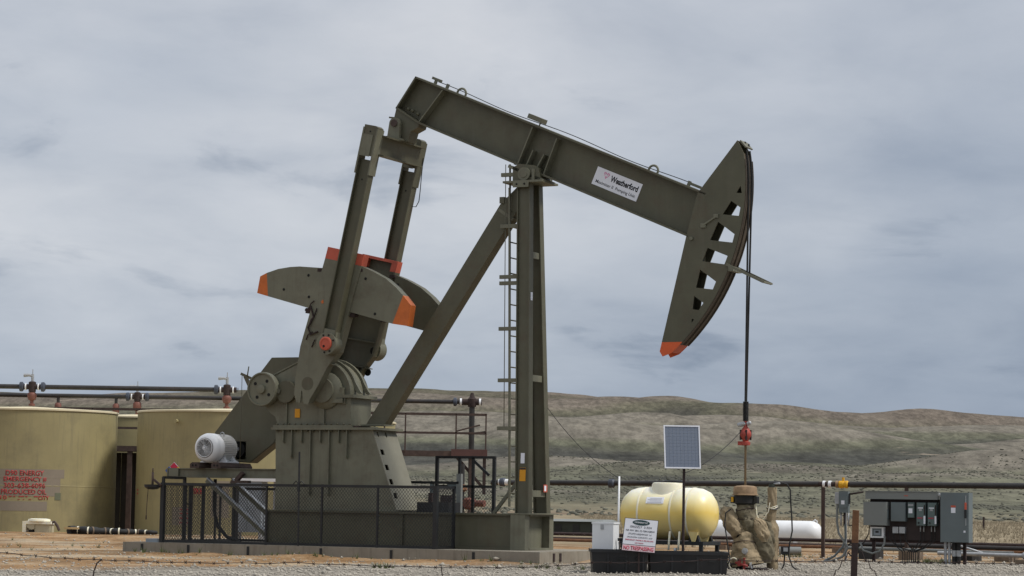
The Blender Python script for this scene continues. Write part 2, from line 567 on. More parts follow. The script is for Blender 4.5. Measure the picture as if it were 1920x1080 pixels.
me.polygons.foreach_set('loop_start', np.arange(0, ff.size, 4, dtype=np.int32))
me.polygons.foreach_set('loop_total', np.full(len(ff), 4, dtype=np.int32))
me.update(calc_edges=True)
me.polygons.foreach_set('use_smooth', np.ones(len(ff), bool))
def attr(name, arr):
    a = me.attributes.new(name, 'FLOAT', 'POINT')
    a.data.foreach_set('value', arr.ravel().astype(np.float32))
Dg = GY + 45
wob = fbm(GX / 3.0, GY / 3.0, 4)
edge = GY - (0.72 * GX - 1.4)
gravel = 1 - smooth(-0.9, 0.9, edge + 1.1 * wob)
gravel = np.maximum(gravel, 0.75 * np.exp(-((GX - 7) / 5) ** 2 - ((GY - 1.5) / 3.0) ** 2))
gravel = gravel * (1 - smooth(20, 28, GY))
pale = smooth(0.05, 0.5, fbm(GX / 4 + 4, GY / 2.0, 4))
padm = 1 - smooth(16, 30, Dg - 45 + 5 * fbm(GX / 9, GY / 9, 3) - 22 * (1 - smooth(-9, 3, GX)))
hill = smooth(190, 420, Dg + 70 * fbm(GX / 160, GY / 160, 3))
attr('gravel', gravel)
attr('pale', pale)
attr('pad', padm)
attr('hill', hill)
Dc = Dg
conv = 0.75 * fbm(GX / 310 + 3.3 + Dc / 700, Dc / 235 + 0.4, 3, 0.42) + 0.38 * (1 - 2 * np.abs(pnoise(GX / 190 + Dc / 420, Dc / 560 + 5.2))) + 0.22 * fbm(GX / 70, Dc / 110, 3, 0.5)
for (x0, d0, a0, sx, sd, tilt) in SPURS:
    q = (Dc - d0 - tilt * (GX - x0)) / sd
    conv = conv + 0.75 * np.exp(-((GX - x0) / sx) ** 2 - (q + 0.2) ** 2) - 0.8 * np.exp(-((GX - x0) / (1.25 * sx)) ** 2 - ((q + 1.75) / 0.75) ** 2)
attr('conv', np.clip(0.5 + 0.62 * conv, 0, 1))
attr('up', smooth(1250, 2100, Dc + 160 * fbm(GX / 200, Dc / 200, 3)))
ground = bpy.data.objects.new('ground', me)
COL.objects.link(ground)
ground['kind'] = 'structure'
def ground_material():
    m = bpy.data.materials.new('ground')
    m.use_nodes = True
    N, L = m.node_tree.nodes, m.node_tree.links
    b = N['Principled BSDF']
    b.inputs['Roughness'].default_value = 0.95
    b.inputs['Specular IOR Level'].default_value = 0.1
    g = N.new('ShaderNodeNewGeometry')
    def noise(sc, det=6, ro=0.6, st=(1, 1, 1), off=(0, 0, 0), rot=0.0, dist=0.0):
        mp = N.new('ShaderNodeMapping')
        mp.inputs['Scale'].default_value = st
        mp.inputs['Location'].default_value = off
        mp.inputs['Rotation'].default_value = (0, 0, rot)
        L.new(g.outputs['Position'], mp.inputs[0])
        n = N.new('ShaderNodeTexNoise')
        n.inputs['Scale'].default_value = sc
        n.inputs['Detail'].default_value = det
        n.inputs['Roughness'].default_value = ro
        n.inputs['Distortion'].default_value = dist
        L.new(mp.outputs[0], n.inputs['Vector'])
        return n.outputs['Fac']
    def ramp(src, stops):
        r = N.new('ShaderNodeValToRGB')
        while len(r.color_ramp.elements) < len(stops):
            r.color_ramp.elements.new(0.5)
        for e, (p, c) in zip(r.color_ramp.elements, stops):
            e.position = p
            e.color = (*c, 1) if isinstance(c, tuple) else (c, c, c, 1)
        L.new(src, r.inputs[0])
        return r.outputs[0]
    def mix(fac, a, c, bt='MIX'):
        n = N.new('ShaderNodeMix')
        n.data_type = 'RGBA'
        n.blend_type = bt
        for i, x in ((0, fac), (6, a), (7, c)):
            if isinstance(x, (int, float)):
                n.inputs[i].default_value = x
            elif isinstance(x, tuple):
                n.inputs[i].default_value = (*x, 1)
            else:
                L.new(x, n.inputs[i])
        return n.outputs[2]
    def at(nm):
        n = N.new('ShaderNodeAttribute')
        n.attribute_name = nm
        return n.outputs['Fac']
    # hillside: olive sage flats, dark brush in bands, pinkish bare rises, a few pale outcrops
    def addm(a, bb, k):
        n = N.new('ShaderNodeMath')
        n.operation = 'MULTIPLY_ADD'
        L.new(bb, n.inputs[0])
        n.inputs[1].default_value = k
        L.new(a, n.inputs[2])
        return n.outputs[0]
    # rises are bare, hollows hold the brush
    def sub(a, k):
        n = N.new('ShaderNodeMath')
        n.operation = 'SUBTRACT'
        L.new(a, n.inputs[0])
        n.inputs[1].default_value = k
        return n.outputs[0]
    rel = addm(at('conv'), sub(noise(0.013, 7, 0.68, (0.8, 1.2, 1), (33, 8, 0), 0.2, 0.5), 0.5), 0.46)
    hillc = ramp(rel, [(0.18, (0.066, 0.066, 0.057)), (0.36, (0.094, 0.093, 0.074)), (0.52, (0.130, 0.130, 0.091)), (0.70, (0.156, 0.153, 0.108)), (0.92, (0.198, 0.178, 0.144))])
    hillc = mix(at('up'), hillc, mix(1.0, hillc, (0.86, 0.785, 0.775), 'MULTIPLY'))
    warm = ramp(noise(0.0035, 4, 0.55, (0.8, 1.4, 1), (310, 90, 0)), [(0.52, 0.0), (0.66, 0.2)])
    hillc = mix(warm, hillc, (0.165, 0.142, 0.115))
    speck = ramp(noise(0.20, 6, 0.75, (1, 0.35, 1)), [(0.40, 0.58), (0.62, 1.04)])
    hillc = mix(1.0, hillc, speck, 'MULTIPLY')
    speck2 = ramp(noise(0.045, 5, 0.7, (1, 0.3, 1), (9, 4, 0)), [(0.36, 0.72), (0.6, 1.12)])
    hillc = mix(1.0, hillc, speck2, 'MULTIPLY')
    outc = ramp(noise(0.02, 5, 0.62, (0.7, 1.2, 1), (77, 31, 0)), [(0.67, 0.0), (0.72, 0.8)])
    hillc = mix(outc, hillc, (0.38, 0.31, 0.24))
    # dry grass
    grassc = ramp(noise(0.22, 8, 0.75, (1, 0.5, 1)), [(0.32, (0.125, 0.105, 0.072)), (0.5, (0.25, 0.205, 0.135)), (0.7, (0.34, 0.28, 0.19))])
    redbr = ramp(noise(0.022, 4, 0.6, (1, 1.3, 1), (14, 61, 0)), [(0.55, 0.0), (0.66, 0.6)])
    grassc = mix(redbr, grassc, (0.14, 0.085, 0.06))
    # pad: orange dirt, pale dust, grey gravel
    dirt = ramp(noise(0.9, 9, 0.72), [(0.32, (0.15, 0.085, 0.042)), (0.5, (0.275, 0.168, 0.084)), (0.66, (0.40, 0.29, 0.18))])
    dirt = mix(at('pale'), dirt, (0.36, 0.285, 0.195))
    fine = ramp(noise(14, 6, 0.8, (1, 0.55, 1)), [(0.34, 0.45), (0.5, 1.0), (0.66, 1.35)])
    dirt = mix(0.7, dirt, fine, 'MULTIPLY')
    grv = ramp(noise(9, 8, 0.82, (1, 0.5, 1)), [(0.32, (0.075, 0.066, 0.055)), (0.48, (0.235, 0.212, 0.178)), (0.66, (0.46, 0.42, 0.36))])
    pad = mix(at('gravel'), dirt, grv)
    damp = ramp(noise(0.45, 6, 0.65, (1, 1, 1), (5, 2, 0)), [(0.36, 0.62), (0.5, 1.0), (0.66, 1.12)])
    pad = mix(1.0, pad, damp, 'MULTIPLY')
    c = mix(at('hill'), grassc, hillc)
    c = mix(at('pad'), c, pad)
    L.new(c, b.inputs['Base Color'])
    bp = N.new('ShaderNodeBump')
    bp.inputs['Strength'].default_value = 0.6
    bp.inputs['Distance'].default_value = 0.05
    L.new(noise(7, 7, 0.75), bp.inputs['Height'])
    bp2 = N.new('ShaderNodeBump')
    bp2.inputs['Strength'].default_value = 0.5
    bp2.inputs['Distance'].default_value = 3.0
    hm = N.new('ShaderNodeMath')
    hm.operation = 'MULTIPLY'
    L.new(noise(0.10, 6, 0.7, (1, 0.5, 1)), hm.inputs[0])
    L.new(at('hill'), hm.inputs[1])
    L.new(hm.outputs[0], bp2.inputs['Height'])
    L.new(bp.outputs[0], bp2.inputs['Normal'])
    L.new(bp2.outputs[0], b.inputs['Normal'])
    return m
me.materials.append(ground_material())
def gz(x, y):
    return float(height(np.array([float(x)]), np.array([float(y)]))[0])

TH = R(26)
cU, sU = math.cos(TH), math.sin(TH)
PO = Vector((0.4, 0, 0))
def W(u, v, w=0.0):                      # pump-yard frame to world
    return (0.4 + u * cU + v * sU, -u * sU + v * cU, w)

# ------------------------------------------------------------------ concrete slab
slab = thing('concrete_slab', 'long low concrete foundation slab under the pump jack', 'slab', W(0, 0), -TH)
m = MB()
joints = [-8.05, -7.05, -5.95, -4.35, -2.75, -1.55, -0.75, 0.95]
for a, b in zip(joints[:-1], joints[1:]):
    m = MB().box(a + 0.0015, b - 0.0015, -1.56, 1.7, -0.3, 0.2)
    m.build('slab_bay', CONC, slab)
m = MB().box(-8.04, 0.94, -1.52, 1.66, -0.3, 0.192)
m.build('joint_filler', DRUST, slab)
for u in (0.945,):
    for v in (-1.0, -0.72):
        MB().box(u, u + 0.02, v, v + 0.07, 0.02, 0.17).build('form_slot', DRUST, slab)
for u in (-7.62, -6.55, -5.2, -3.6, -2.1, -0.4):
    MB().box(u, u + 0.05, -1.575, -1.558, -0.02, 0.17).build('form_tie', BLACK, slab)

# ------------------------------------------------------------------ pump jack
pj = thing('pump_jack', 'tall olive green oil pump jack with tilted walking beam and curved horse head', 'pump jack', W(0, 0), -TH)
# skid
sk = MB()
for s in (-1, 1):
    y0, y1 = sorted((s * 0.60, s * 0.40))
    sk.box(-5.4, -0.1, y0, y1, 0.835, 0.87)
    sk.box(-5.4, -0.1, y0, y1, 0.20, 0.24)
    sk.box(-5.38, -0.1, s * 0.53 - 0.012, s * 0.53 + 0.012, 0.24, 0.835)
    for u in (-5.39, -2.4):
        a, b = sorted((s * 0.59, s * 0.42))
        sk.box(u, u + 0.02, a, b, 0.24, 0.835)
for u in (-5.2, -3.9, -2.6, -1.3):
    sk.box(u, u + 0.2, -0.40, 0.40, 0.45, 0.80)
skid = sk.build('skid_base', OLIVE, pj)
m = MB()
for s in (-1, 1):
    a, b = sorted((s * 0.62, s * 0.44))
    m.box(-0.1, 0.2, a, b, 0.20, 0.86)
m.box(0.02, 0.05, -0.44, 0.44, 0.24, 0.83)
m.box(-0.1, 0.21, -0.44, 0.44, 0.83, 0.86)
m.box(-0.1, 0.21, -0.44, 0.44, 0.20, 0.24)
m.build('end_crossbeam', OLIVE_L, skid)
m = MB().box(-0.16, 0.27, -0.63, 0.63, 0.862, 0.885)
m.build('post_base_plate', OLIVE_L, skid)

# pedestal
ped = MB()
pf = [(-5.31, 2.42), (-3.16, 2.42), (-2.59, 0.872), (-5.27, 0.872)]
ped.prism(pf, -0.45, -0.43)
ped.prism(pf, 0.43, 0.45)
ped.box(-5.30, -5.28, -0.43, 0.43, 0.872, 2.42)
pedestal = ped.build('gearbox_pedestal', OLIVE_L, pj)
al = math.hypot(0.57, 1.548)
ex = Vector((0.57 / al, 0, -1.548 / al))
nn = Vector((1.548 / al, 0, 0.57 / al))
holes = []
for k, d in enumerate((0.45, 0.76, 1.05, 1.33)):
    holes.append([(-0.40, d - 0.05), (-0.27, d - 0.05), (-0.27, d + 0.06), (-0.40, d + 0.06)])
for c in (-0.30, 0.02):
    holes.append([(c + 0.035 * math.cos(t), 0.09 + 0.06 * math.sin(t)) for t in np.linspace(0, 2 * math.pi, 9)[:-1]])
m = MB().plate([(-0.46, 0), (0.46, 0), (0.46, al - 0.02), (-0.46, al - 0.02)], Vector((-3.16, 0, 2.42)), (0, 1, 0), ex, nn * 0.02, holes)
m.build('pedestal_end_plate', mat('sunlit_olive_paint', (0.185, 0.176, 0.132), 0.6, var=0.1, scale=2.0, dirt=(0.12, 0.09, 0.06), dirt_amt=0.4, dscale=3), pedestal)  # paler olive puts the sunlight on this end plate into its colour
for u, z in zip((-5.1, -4.91, -4.69, -4.49, -4.27, -4.07, -3.86, -3.68), (2.16, 1.86, 2.16, 1.15, 2.16, 1.15, 2.16, 1.86)):
    for s in (-1, 1):
        m = MB()
        m.plate([(0, 2.42), (0.07, 2.42), (0.07, z + 0.05), (0.02, z), (0, z)], (u - 0.008, s * 0.45, 0), (0, s, 0), (0, 0, 1), (0.016, 0, 0))
        m.build('rib', OLIVE_L, pedestal)
m = MB().box(-5.36, -3.02, -0.54, 0.54, 2.42, 2.465)
m.build('top_flange', OLIVE_L, pedestal)
m = MB().box(-5.33, -3.56, -0.52, 0.52, 2.465, 2.51)
m.build('sole_plate', OLIVE_L, pedestal)
m = MB()
for i in range(13):
    u = -5.25 + i * 0.135
    for v in (-0.49, 0.49):
        m.cyl((u, v, 2.51), (u, v, 2.545), 0.022, seg=6)
        m.cyl((u, v, 2.385), (u, v, 2.42), 0.022, seg=6)
m.build('bolts', OLIVE, pedestal, kind='stuff')
m = MB()
m.box(-3.62, -3.46, -0.46, -0.30, 2.466, 2.5)
m.build('brace_foot', RUSTP, pedestal)

# gearbox
gb = MB()
low = [(-5.29, 2.51), (-3.66, 2.51), (-3.67, 3.04), (-5.55, 3.04), (-5.6, 2.94), (-5.56, 2.84), (-5.46, 2.74), (-5.36, 2.68)]
gb.prism(low, -0.40, 0.40)
dome = [(-5.62, 3.1), (-5.66, 3.2), (-5.62, 3.34), (-5.3, 3.52), (-4.93, 3.68)] + [(-4.42 + 0.72 * math.cos(R(a)), 3.1 + 0.68 * math.sin(R(a))) for a in range(104, -1, -8)]
gb.prism(dome, -0.36, 0.36)
gearbox = gb.build('gearbox', OLIVE_L, pj)
m = MB()
m.prism([(-5.65, 3.04), (-3.57, 3.04), (-3.57, 3.1), (-5.65, 3.1)], -0.47, 0.47)
m.build('split_flange', OLIVE_L, gearbox)
m = MB()
for v in (-0.16, 0.18):
    out = [(-4.42 + 0.77 * math.cos(R(a)), 3.1 + 0.735 * math.sin(R(a))) for a in range(84, 12, -8)]
    inn = [(-4.42 + 0.69 * math.cos(R(a)), 3.1 + 0.64 * math.sin(R(a))) for a in range(84, 12, -8)]
    hook = [(-3.60, 3.2), (-3.55, 3.14), (-3.62, 3.13), (-3.68, 3.18)]
    m.prism(out + hook + inn[::-1], v - 0.035, v + 0.035)
m.build('lifting_rib', OLIVE_L, gearbox)
for u, z0, z1, w in ((-5.1, 2.51, 3.04, 0.03), (-4.35, 2.51, 3.04, 0.12), (-3.80, 2.92, 3.04, 0.03)):
    MB().box(u, u + w, -0.44, -0.40, z0, z1).build('casing_rib', OLIVE_L, gearbox)
for s in (-1, 1):
    MB().lathe([(0.36, 0), (0.36, 0.06), (0.30, 0.12), (0.24, 0.14), (0.24, 0.19)], (-4.22, s * 0.38, 3.18), (0, s, 0), 28).build('crankshaft_bearing', OLIVE_L, gearbox)
m = MB().cyl((-4.42, -0.777, 3.3), (-4.42, 0.777, 3.3), 0.13, seg=24)
m.build('crankshaft', OLIVE, gearbox)
m = MB()
m.box(-4.02, -3.82, -0.46, -0.38, 2.98, 3.24)
m.box(-4.04, -3.80, -0.50, -0.46, 2.94, 3.02)
m.build('bearing_cap', OLIVE_L, gearbox)
m = MB().prism([(-5.28, 3.3), (-5.18, 3.16), (-4.75, 3.22), (-4.72, 3.32), (-4.85, 3.34), (-5.0, 3.28)], -0.46, -0.40)
m.build('brake_lever_bracket', OLIVE, gearbox)
m = MB().strip((-5.6, 3.42), (-4.9, 3.73), 0.025, -0.36, -0.30)
m.build('oil_line', OLIVE_L, gearbox)
m = MB().box(-4.86, -4.84, -0.42, -0.36, 3.32, 3.52)
m.build('lug', OLIVE_L, gearbox)
m = MB().box(-4.90, -4.79, -0.424, -0.405, 2.66, 2.83)
m.build('warning_tag', WARN, gearbox)
m = MB().cyl((-5.08, -0.40, 3.16), (-5.08, -0.50, 3.16), 0.215, seg=28)
m.build('bearing_cover', OLIVE, gearbox)
dr = MB().lathe([(0.24, -0.14), (0.335, -0.14), (0.335, -0.02), (0.325, 0.0), (0.30, 0.0), (0.29, -0.03), (0.09, -0.03), (0.085, 0.03), (0.04, 0.04), (0.0001, 0.04)], (-5.57, -0.60, 3.21), (0, -1, 0), 36)
drum = dr.build('brake_drum', OLIVE_L, pj)
m = MB()
for a in (55, 145, 235, 325):
    c = (-5.57 + 0.19 * math.cos(R(a)), -0.571, 3.21 + 0.19 * math.sin(R(a)))
    m.cyl(c, (c[0], -0.576, c[2]), 0.033, seg=12)
m.build('drum_hole', HOLE, drum, kind='stuff')
m = MB().bar((-5.3, -0.55, 3.2), (-5.2, -0.5, 3.16), 0.06, 0.08)
m.bar((-5.85, -0.5, 3.42), (-6.08, -0.55, 3.52), 0.02, 0.05)
m.bar((-6.0, -0.52, 3.48), (-5.9, -0.52, 3.3), 0.02, 0.08)
m.cyl((-6.05, -0.55, 3.53), (-6.05, -0.55, 1.7), 0.006, seg=6)
m.cyl((-5.93, -0.55, 3.46), (-5.90, -0.55, 3.66), 0.012, seg=6)
m.build('brake_linkage', OLIVE, drum)
# belt guard
go = [(-6.03, 3.89), (-5.42, 3.89), (-5.28, 3.2), (-5.6, 2.9), (-5.93, 2.2), (-6.49, 1.80), (-6.86, 1.82), (-7.33, 2.39)]
gh = [(-6.83, 1.92), (-6.98, 2.14), (-6.93, 2.22), (-6.58, 2.22), (-6.58, 1.86), (-6.8, 1.86)]
bg = MB().prism(go, 0.50, 0.515, [gh]).prism(go, 0.80, 0.815)
for p, q in zip(go, go[1:] + go[:1]):
    bg.strip(p, q, 0.012, 0.515, 0.80)
guard = bg.build('belt_guard', OLIVE, pj)
m = MB().lathe([(0.0001, 0), (0.17, 0), (0.17, 0.12), (0.0001, 0.12)], (-6.83, 0.58, 2.06), (0, 1, 0), 24)
m.build('belt_pulley', HOLE, guard)

# motor
mo = MB().lathe([(0.0001, 0.0), (0.195, 0.0), (0.235, -0.02), (0.275, -0.07), (0.292, -0.13), (0.292, -0.28), (0.0001, -0.28)], (-6.83, -0.62, 2.06), (0, -1, 0), 40)
motor = mo.build('electric_motor', WHITE, pj)
m = MB().lathe([(0.0001, 0.012), (0.19, 0.012), (0.20, 0.0)], (-6.83, -0.622, 2.06), (0, -1, 0), 36)
gr = m.build('fan_grille', GRILLE, motor)
m = MB()
for k in (0, 6):
    m.lathe([(0.035 + k * 0.023, 0.012), (0.041 + k * 0.023, 0.016), (0.047 + k * 0.023, 0.012)], (-6.83, -0.622, 2.06), (0, -1, 0), 24)
m.cyl((-6.83, -0.632, 2.06), (-6.83, -0.65, 2.06), 0.022, seg=12)
m.build('grille_ring', WHITE, motor, kind='stuff')
m = MB().cyl((-6.83, -0.34, 2.06), (-6.83, 0.16, 2.06), 0.235, seg=32)
for k in range(44):
    a = 2 * math.pi * k / 44
    c, s = math.cos(a), math.sin(a)
    m.bar((-6.83 + c * 0.255, -0.33, 2.06 + s * 0.255), (-6.83 + c * 0.255, 0.14, 2.06 + s * 0.255), 0.008, 0.055, (c, 0, s))
m.cyl((-6.83, 0.15, 2.06), (-6.83, 0.22, 2.06), 0.27, 0.2, seg=32)
m.cyl((-6.83, 0.22, 2.06), (-6.83, 0.6, 2.06), 0.04, seg=12)
m.build('cooling_fins', GREYFIN, motor)
m = MB()
for s in (-1, 1):
    for v in (-0.26, 0.06):
        m.prism([(-6.83 + s * 0.12, 1.79), (-6.83 + s * 0.30, 1.79), (-6.83 + s * 0.30, 1.82), (-6.83 + s * 0.25, 1.83), (-6.83 + s * 0.2, 1.95), (-6.83 + s * 0.1, 1.92)], v, v + 0.06)
    a, b = sorted((-6.83 + s * 0.12, -6.83 + s * 0.31))
    m.box(a, b, -0.30, 0.16, 1.775, 1.80)
m.build('motor_foot', WHITE, motor)
m = MB().tube([(-6.74, -0.2, 2.31), (-6.74, -0.2, 2.36), (-6.70, -0.2, 2.38), (-6.66, -0.2, 2.36), (-6.66, -0.2, 2.30)], 0.012, 6)
m.build('lifting_eye', STEEL, motor)
for u in (-7.12, -6.62):
    m = MB()
    m.prism([(u - 0.02, 1.66), (u + 0.20, 1.66), (u + 0.20, 1.70), (u + 0.15, 1.775), (u + 0.03, 1.775), (u - 0.02, 1.74)], -0.66, 0.5)
    m.build('motor_rail', RUSTP, motor)
    m = MB().cyl((u + 0.05, -0.662, 1.715), (u + 0.05, -0.668, 1.715), 0.02, seg=8)
    m.cyl((u + 0.12, -0.662, 1.715), (u + 0.12, -0.668, 1.715), 0.02, seg=8)
    m.build('rail_bolt', HOLE, motor, kind='stuff')
mb_ = MB()
for s in (-1, 1):
    v = s * 0.45
    mb_.box(-7.8, -5.31, min(v, v - s * 0.1), max(v, v - s * 0.1), 1.645, 1.66)
    mb_.box(-7.8, -5.31, min(v, v - s * 0.1), max(v, v - s * 0.1), 1.48, 1.495)
    mb_.box(-7.8, -5.31, v - s * 0.05 - 0.006, v - s * 0.05 + 0.006, 1.495, 1.645)
mb_.box(-7.82, -7.8, -0.45, 0.45, 1.48, 1.66)
mb_.box(-7.78, -7.55, -0.452, -0.40, 1.497, 1.643)
mbeam = mb_.build('motor_mount', OLIVE_L, pj)
for s in (-1, 1):
    MB().bar((-6.85, s * 0.45, 1.47), (-5.42, s * 0.45, 0.40), 0.10, 0.016, (0.6, 0, 0.8)).build('sunlit_strut_flange', STEEL, mbeam)  # pale galvanised tone also carries the sunlight on the strut top
    m = MB().bar((-6.88, s * 0.45, 1.43), (-5.45, s * 0.45, 0.36), 0.014, 0.10, (0.6, 0, 0.8))
    m.build('mount_strut', OLIVE_L if s > 0 else OLIVE_L, mbeam)
m = MB().bar((-6.15, -0.5, 1.42), (-6.0, -0.5, 1.58), 0.10, 0.07)
m.bar((-6.25, -0.5, 1.40), (-5.85, -0.5, 1.40), 0.12, 0.05)
m.build('brake_bracket', RUSTP, mbeam)

# samson post
def leg(s):
    m = MB()
    vb, vt = s * 0.40, s * 0.205
    ub0, ub1, ut0, ut1 = -0.08, 0.20, -0.235, 0.03
    hw = 0.085
    def pl(a0, a1, b0, b1, w0, w1):
        m.hexa([(a0, vb + w0, 0.885), (a1, vb + w0, 0.885), (a1, vb + w1, 0.885), (a0, vb + w1, 0.885)],
               [(b0, vt + w0, 7.07), (b1, vt + w0, 7.07), (b1, vt + w1, 7.07), (b0, vt + w1, 7.07)])
    pl(ub0, ub0 + 0.025, ut0, ut0 + 0.025, -hw, hw)
    pl(ub1 - 0.025, ub1, ut1 - 0.025, ut1, -hw, hw)
    pl(ub0 + 0.025, ub1 - 0.025, ut0 + 0.025, ut1 - 0.025, -0.045, -0.03)
    return m
posts = []
for s in (-1, 1):
    posts.append(leg(s).build('samson_post_leg', OLIVE, pj))
for z, v in ((5.72, 0.26), (1.25, 0.40), (3.4, 0.33)):
    t = (z - 0.885) / 6.185
    u = 0.20 + (0.03 - 0.20) * t
    MB().box(u - 0.06, u - 0.03, -v + 0.1, v - 0.1, z - 0.06, z + 0.06).build('cross_tie', OLIVE_L, posts[0])
def on_leg(z):
    t = (z - 0.885) / 6.185
    return 0.06 - 0.16 * t, -0.40 + 0.195 * t - 0.047
for nm, zc, hz, hw, mt in (('warning_label', 1.60, 0.125, 0.062, WARN), ('data_label', 1.90, 0.095, 0.04, SIGNW)):
    u, v = on_leg(zc)
    m = MB().hexa([(u - hw, on_leg(zc - hz)[1] - 0.004, zc - hz), (u + hw, on_leg(zc - hz)[1] - 0.004, zc - hz), (u + hw, on_leg(zc - hz)[1], zc - hz), (u - hw, on_leg(zc - hz)[1], zc - hz)],
                  [(u - hw, on_leg(zc + hz)[1] - 0.004, zc + hz), (u + hw, on_leg(zc + hz)[1] - 0.004, zc + hz), (u + hw, on_leg(zc + hz)[1], zc + hz), (u - hw, on_leg(zc + hz)[1], zc + hz)])
    lb = m.build(nm, mt, posts[0])
u, v = on_leg(1.70)
MB().box(u - 0.06, u + 0.06, v - 0.009, v - 0.006, 1.69, 1.72).build('label_band', INK, posts[0])
MB().box(0.088, 0.10, -0.30, -0.23, 4.85, 5.0).build('plate', SIGNW, posts[0])
# tag between the legs
t_ = MB().box(0.205, 0.212, 0.14, 0.30, 1.28, 1.42)
tgo = t_.build('lockout_tag', RED, posts[1])
MB().box(0.213, 0.217, 0.16, 0.24, 1.30, 1.40).build('tag_face', SIGNW, posts[1])
# cap and centre bearing
cap = MB().box(-0.50, 0.32, -0.36, 0.36, 7.072, 7.11)
cap = cap.build('post_cap', OLIVE_L, pj)
m = MB().prism([(-0.34, 7.11), (0.24, 7.11), (0.2, 7.34), (0.1, 7.40), (-0.2, 7.44), (-0.34, 7.38)], -0.26, 0.26)
m.build('centre_bearing', OLIVE, cap)
m = MB().cyl((-0.09, -0.26, 7.24), (-0.09, -0.31, 7.24), 0.125, seg=24).cyl((-0.09, -0.31, 7.24), (-0.09, -0.325, 7.24), 0.07, seg=16)
m.build('bearing_end', OLIVE_L, cap)
m = MB().box(-0.28, 0.04, -0.375, -0.355, 6.98, 7.11)
m.build('cap_lug', OLIVE_L, cap)
m = MB().cyl((-0.2, -0.37, 7.04), (-0.2, -0.385, 7.04), 0.02, seg=8).cyl((-0.04, -0.37, 7.04), (-0.04, -0.385, 7.04), 0.02, seg=8)
m.build('bolts', HOLE, cap, kind='stuff')
m = MB().box(0.07, 0.12, -0.29, 0.29, 7.11, 7.33)
m.build('bearing_keeper', OLIVE_L, cap)
m = MB().tube([(0.2, 0.32, 7.11), (0.2, 0.34, 7.24), (0.14, 0.34, 7.26), (0.14, 0.3, 7.3)], 0.012, 6)
m.build('grease_line', BLACK, cap)
# back brace
m = MB().prism([(-0.25, 7.07), (-0.66, 6.70), (-3.47, 2.536), (-3.06, 2.536), (-0.30, 6.58)], -0.13, 0.13)
brace = m.build('back_brace', OLIVE, pj)
m = MB().strip((-0.70, 6.58), (-0.40, 6.38), 0.06, -0.14, 0.14)
m.build('brace_collar', OLIVE_L, brace)
m = MB().box(-0.66, -0.56, -0.16, 0.0, 6.72, 6.84)
m.build('brace_lug', OLIVE, brace)
m = MB().box(-3.55, -3.04, -0.20, 0.20, 2.512, 2.535)
m.build('brace_plate', OLIVE_L, brace)
# ladder
la = MB()
for v in (-0.20, 0.22):
    la.bar((-0.43, v, 7.0), (-0.33, v, 1.0), 0.03, 0.05, (0, 1, 0))
ladder = la.build('ladder', OLIVE_L, pj)
for k in range(20):
    z = 1.25 + k * 0.295
    if z > 6.95:
        break
    u = -0.33 - 0.10 * (z - 1) / 6.0
    MB().cyl((u, -0.20, z), (u, 0.22, z), 0.013, seg=8).build('rung', OLIVE, ladder)
for z in (7.25, 6.27, 5.31, 5.19, 4.33, 3.36, 2.46):
    MB().box(-0.60, -0.20, -0.235, -0.175, z - 0.035, z + 0.035).build('stand_off', OLIVE_L, ladder)
MB().cyl((-0.52, -0.2, 7.45), (-0.47, -0.2, 2.46), 0.008, seg=6).cyl((-0.43, -0.18, 7.0), (-0.44, -0.18, 7.45), 0.02, seg=6).build('fall_line', OLIVE, ladder)
MB().bar((-0.9, 0.3, 0.87), (-0.3, 0.3, 1.6), 0.06, 0.06).build('ladder_stay', OLIVE_L, ladder)

# walking beam
ANG = R(22.8)
bd = (math.cos(ANG), -math.sin(ANG))
bn = (math.sin(ANG), math.cos(ANG))
A = (-2.5, 9.27)
def bp(s, t):
    return (A[0] + bd[0] * s - bn[0] * t, A[1] + bd[1] * s - bn[1] * t)
Lp, Bp = (-2.93, 8.67), (-2.42, 8.34)
E1, E2 = bp(6.55, 0.0), bp(6.55, 0.86)
wb = MB()
wb.prism([A, E1, E2, Bp, Lp], -0.014, 0.014)
wb.strip(E1, A, 0.035, -0.2, 0.2)
wb.strip(A, Lp, 0.03, -0.2, 0.2)
wb.strip(Lp, Bp, 0.035, -0.2, 0.2)
wb.strip(Bp, E2, 0.035, -0.2, 0.2)
beam = wb.build('walking_beam', OLIVE, pj)
for p, q in (((-1.92, 8.97), (-2.42, 8.38)), ((0.01, 8.14), (-0.28, 7.47)), ((0.52, 7.90), (0.25, 7.22)), ((0.03, 7.70), (-0.11, 7.41)), ((0.26, 7.61), (0.09, 7.32))):
    for s in (-1, 1):
        a, b = sorted((s * 0.014, s * 0.19))
        MB().strip(p, q, 0.02, a, b).build('stiffener', OLIVE_L if s < 0 else OLIVE, beam)
c0 = bp(2.4, 0.88)
m = MB().strip(bp(2.62, 0.945), bp(3.42, 0.945), 0.055, -0.26, 0.26)
m.build('saddle_plate', OLIVE_L, beam)
m = MB()
for s_, t_ in ((0.12, 0.70), (0.22, 0.70), (0.36, 0.72), (0.48, 0.74)):
    q = bp(s_ - 0.05, t_ - 0.03)
    for v in (-0.12,):
        m.cyl((q[0], v, q[1]), (q[0] + 0.03, v, q[1] + 0.05), 0.035, seg=6)
for s_ in (2.7, 3.35):
    q = bp(s_, 0.85)
    m.cyl((q[0], -0.17, q[1]), (q[0] + 0.02, -0.17, q[1] + 0.05), 0.03, seg=6)
m.build('bolts', OLIVE, beam, kind='stuff')
